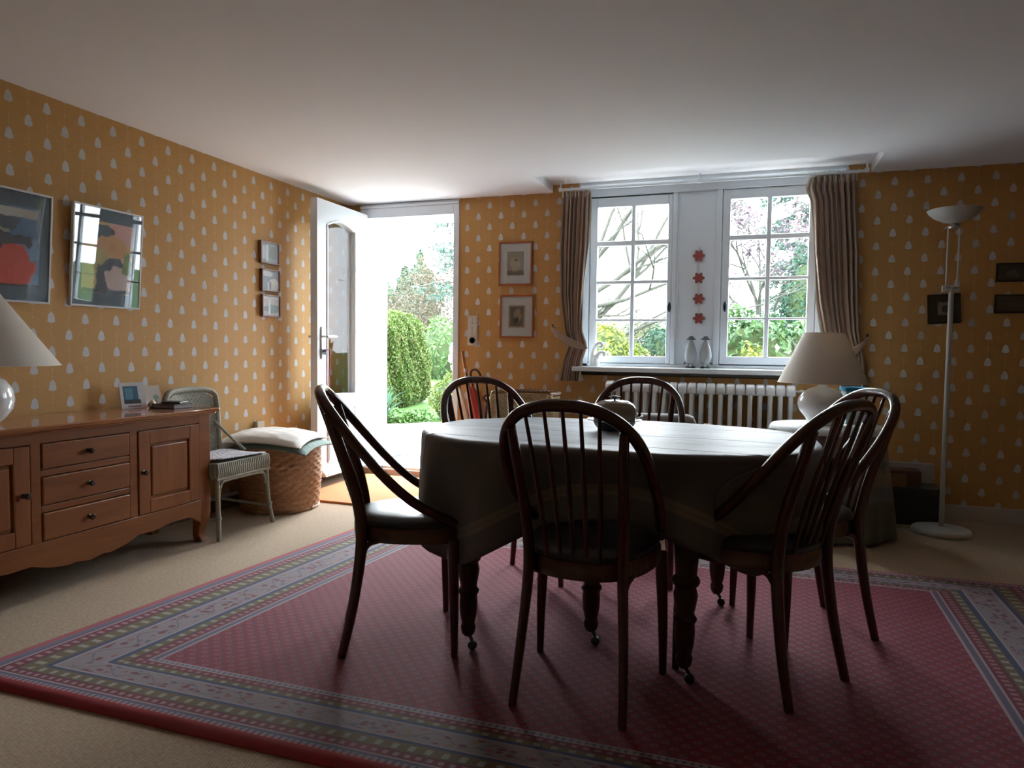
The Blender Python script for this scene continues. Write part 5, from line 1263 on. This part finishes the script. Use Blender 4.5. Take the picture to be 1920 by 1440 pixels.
# beyond the lawn, seen through the door
plant('far_shrub', 'light green spreading shrub at the far edge of the lawn', [((-9.6, 21.5, .7), (1.3, 1.0, 1.35)), ((-8.6, 21.8, .6), (1.2, 1, 1.1)), ((-10.5, 22.3, .5), (.9, 1, .9))], 6500, .15, G['light'], 41)
plant('far_tree', 'rounded dark green tree rising behind the hedge', [((-17.6, 30, 3.0), (1.5, 1.5, 1.5)), ((-16.5, 30.5, 2.3), (1.2, 1.2, 1.3)), ((-17.0, 30, 1.2), (1.8, 1.2, 1.3))], 5000, .24, G['dark'], 43, (2, .2), cat='tree')
plant('conifer', 'small dark pointed conifer on the skyline left of the brown tree', [((-19.0, 36, 2.5), (.8, .8, 2.0)), ((-19.0, 36, 4.4), (.42, .42, 1.1)), ((-18.95, 36, 5.2), (.2, .2, .6))], 2600, .22, G['dark'], 44, (2, .15), group='skyline conifers', cat='tree')
plant('conifer', 'larger dark conifer with a spire just left of the brown tree', [((-19.0, 38.3, 3.1), (1.15, 1.1, 2.6)), ((-19.1, 38.3, 5.2), (.78, .75, 1.0)), ((-19.15, 38.3, 6.2), (.23, .22, .9))], 3200, .22, G['dark'], 45, (2, .15), group='skyline conifers', cat='tree')
plant('budding_tree', 'broad brownish budding tree beyond the lawn, seen through the door', [((-12.9, 26, 2.6), (1.7, 1.4, 1.7)), ((-12.3, 26.2, 4.0), (1.0, 1.0, 1.3)), ((-11.6, 26, 2.6), (1.3, 1.2, 2.0)), ((-14.0, 26.4, 2.2), (1.0, 1, 1.1)), ((-12.2, 25.6, 1.2), (1.9, 1.2, 1.2))], 26000, .13, G['brown'], 47, (3, .2), cat='tree', corek=0, aspect=.22, shell=.45, corem=mat_plain('twig_mass', (.05, .04, .025), .9, .3, 4))
plant('white_blossom_bush', 'bush with white blossom at the right edge of the doorway view', [((-8.25, 19.5, .72), (.45, .4, .74))], 700, .10, G['white'], 48, corek=0)
# sparse tall conifer: drooping boughs off a trunk
def boughs(name, label, base, height, z0, reach, nb, mat, seed, leaf=.10, per=46, droop=.25, group=None, tr=.10, lean=0, side=None):
    R = empty(name, base); tag(R, label, 'tree', group); rnd = random.Random(seed)
    b = MB(); b.tube([(0, 0, 0), (lean*.5, 0, height*.5), (lean, 0, height)], [tr, tr*.7, tr*.2], 8); b.build('trunk', G['bark'], R)
    bb = MB(); pts = []
    for k in range(nb):
        z = lerp(z0, height, (k+rnd.random()*.7)/nb); a = rnd.uniform(0, 2*PI); L_ = reach*(1-.55*(z-z0)/(height-z0))*rnd.uniform(.65, 1.1); d_ = Vector((math.cos(a), math.sin(a), 0)); x0 = lean*z/height
        P_ = [Vector((x0, 0, z))+d_*L_*t+Vector((0, 0, .18*t-droop*L_*t*t)) for t in (0, .3, .6, 1)]
        bb.tube(P_, [.022, .016, .011, .005], 5)
        for _ in range(per):
            t = rnd.uniform(.25, 1.0); i = min(2, int(t*3)); q = Vector((x0, 0, z))+d_*L_*t+Vector((0, 0, .18*t-droop*L_*t*t)); q += Vector((rnd.gauss(0, .10), rnd.gauss(0, .10), -abs(rnd.gauss(0, .10)))); pts.append((q, (0, 0, 1)))
    bb.build('branches', G['bark'], R)['kind'] = 'stuff'
    foliage('foliage', pts, leaf, mat, R, seed+1, .4)
    return R
boughs('tall_conifer', 'sparse tall blue green conifer at the right side of the doorway view', (-6.35, 15, -.03), 7.5, 2.3, 1.2, 46, G['blue'], 51, .12, 90, tr=.13)
# seen through the left casement
def branchy(name, label, base, mat, seed, levels, first, rmin=.004, twig=None, cat='tree'):
    R = empty(name, base); tag(R, label, cat); rnd = random.Random(seed); b = MB(); tips = []
    def grow(p, d_, L_, r, lv):
        n = 5; pts = [p.copy()]; q = p.copy(); dd_ = d_.copy()
        for i in range(n):
            dd_ = (dd_+Vector((rnd.gauss(0, .11), rnd.gauss(0, .11), rnd.gauss(0, .09)))).normalized(); q = q+dd_*L_/n; pts.append(q.copy())
        b.tube(pts, [lerp(r, r*.5, i/n) for i in range(n+1)], 6, cap=False)
        if lv > 0:
            for k in range(rnd.choice((3, 4))):
                i = rnd.randint(2, n); nd = (dd_+Vector((rnd.uniform(-.8, .8), rnd.uniform(-.6, .6), rnd.uniform(-.45, .55)))).normalized(); grow(pts[i], nd, L_*rnd.uniform(.5, .75), r*.5, lv-1)
        else: tips.extend(pts[1:])
    for (p, d_, L_, r) in first: grow(Vector(p), Vector(d_).normalized(), L_, r, levels)
    o = b.build('branches', mat, R, smooth=180)
    if twig: foliage('blossom', [(t+Vector((rnd.gauss(0, .07), rnd.gauss(0, .07), rnd.gauss(0, .07))), (0, 0, 1)) for t in tips if abs(t.x) < .85 for _ in range(twig[1])], twig[0], twig[2], R, seed+5, .8)
    return R
greybranch = mat_plain('mossy_grey_branch', (.045, .045, .035), .9, .3, 12)
branchy('bare_tree', 'bare tree reaching its branches across the left casement view', (-2.95, 12.0, -.03), greybranch, 61, 3,
        [((0, 0, 0), (.0, 0, 1), 1.6, .12), ((.02, 0, 1.4), (.25, 0, 1), 2.2, .075), ((.05, 0, 1.3), (.9, .1, .75), 2.3, .056), ((.05, 0, 1.9), (.9, -.1, .45), 2.0, .05), ((.1, 0, 2.4), (.8, .1, .7), 1.9, .048), ((.1, 0, 1.7), (1, 0, .22), 2.1, .042), ((.08, 0, 1.9), (.55, .1, .9), 2.0, .045), ((.0, 0, 1.0), (.85, -.2, .55), 2.0, .045)])
plant('brown_bush', 'rounded brown budding tree behind the left casement', [((-3.05, 18, 1.15), (1.0, .8, 1.18)), ((-2.5, 18.2, .85), (.6, .6, .90)), ((-3.7, 18.2, .85), (.7, .6, .95))], 14000, .10, G['olive'], 63, corek=0, aspect=.22, shell=.45, cat='tree', corem=mat_plain('twig_mass_2', (.05, .045, .028), .9, .3, 4))
plant('lime_shrub', 'lime green leafy shrub low behind the left casement', [((-2.05, 10, .75), (.50, .4, .68)), ((-1.62, 10.1, .55), (.42, .4, .55))], 6000, .065, G['yellow'], 64)
plant('dark_shrub', 'dark green sloping evergreen shrub low behind the left casement', [((-1.58, 13.6, .85), (.55, .5, .62)), ((-2.0, 13.8, .6), (.5, .5, .5)), ((-1.25, 13.6, .75), (.4, .4, .5))], 4200, .09, G['dark'], 65)
plant('pinkish_shrub', 'small russet shrub low at the right of the left casement', [((-1.20, 9.0, .48), (.22, .25, .52))], 1500, .05, G['brown'], 66)
# seen through the right casement
plant('broadleaf_shrub', 'large broad leaved green shrub close outside the right casement', [((.05, 7.5, .62), (.62, .45, .82)), ((.62, 7.6, .60), (.50, .4, .72)), ((-.45, 7.7, .5), (.35, .35, .68))], 9000, .085, G['bright'], 71, aspect=.5)
plant('yellow_shrub', 'small yellow leaved shrub before the broad leaved one', [((.03, 6.75, .58), (.20, .22, .50)), ((.18, 6.8, .5), (.16, .2, .42))], 2600, .05, G['yellow'], 72)
branchy('magnolia', 'pale pink flowering magnolia behind the right casement', (.15, 13.0, -.03), greybranch, 73, 3,
        [((0, 0, .3), (.05, 0, 1), 1.7, .05), ((0, 0, .8), (-.30, .1, 1), 1.8, .035), ((0, 0, .8), (.30, -.1, 1), 1.8, .035), ((0, 0, 1.4), (-.15, 0, 1), 1.9, .03), ((0, 0, 1.5), (.15, 0, 1), 1.7, .03)], twig=(.075, 4, G['pink']))
boughs('feathery_conifer', 'feathery blue green conifer in the top right panes of the right casement', (1.10, 20, -.03), 8.0, 2.2, 1.35, 60, G['blue'], 75, .15, 150, tr=.10)
plant('dark_conifer', 'solid mid green conifer bush at the right of the right casement', [((.85, 12.4, 1.3), (.42, .4, 1.45)), ((.70, 12.4, 1.0), (.42, .4, .95))], 6000, .07, G['dark'], 76)
# hedge line that closes the garden
plant('boundary_hedge', 'low dense hedge closing the far side of the lawn', [((x, 40+1.2*math.sin(x), .9), (2.6, 1.4, 1.9+.5*math.sin(x*1.7))) for x in [-26+3.4*k for k in range(11)]], 12000, .30, G['dark'], 81, cat='hedge')
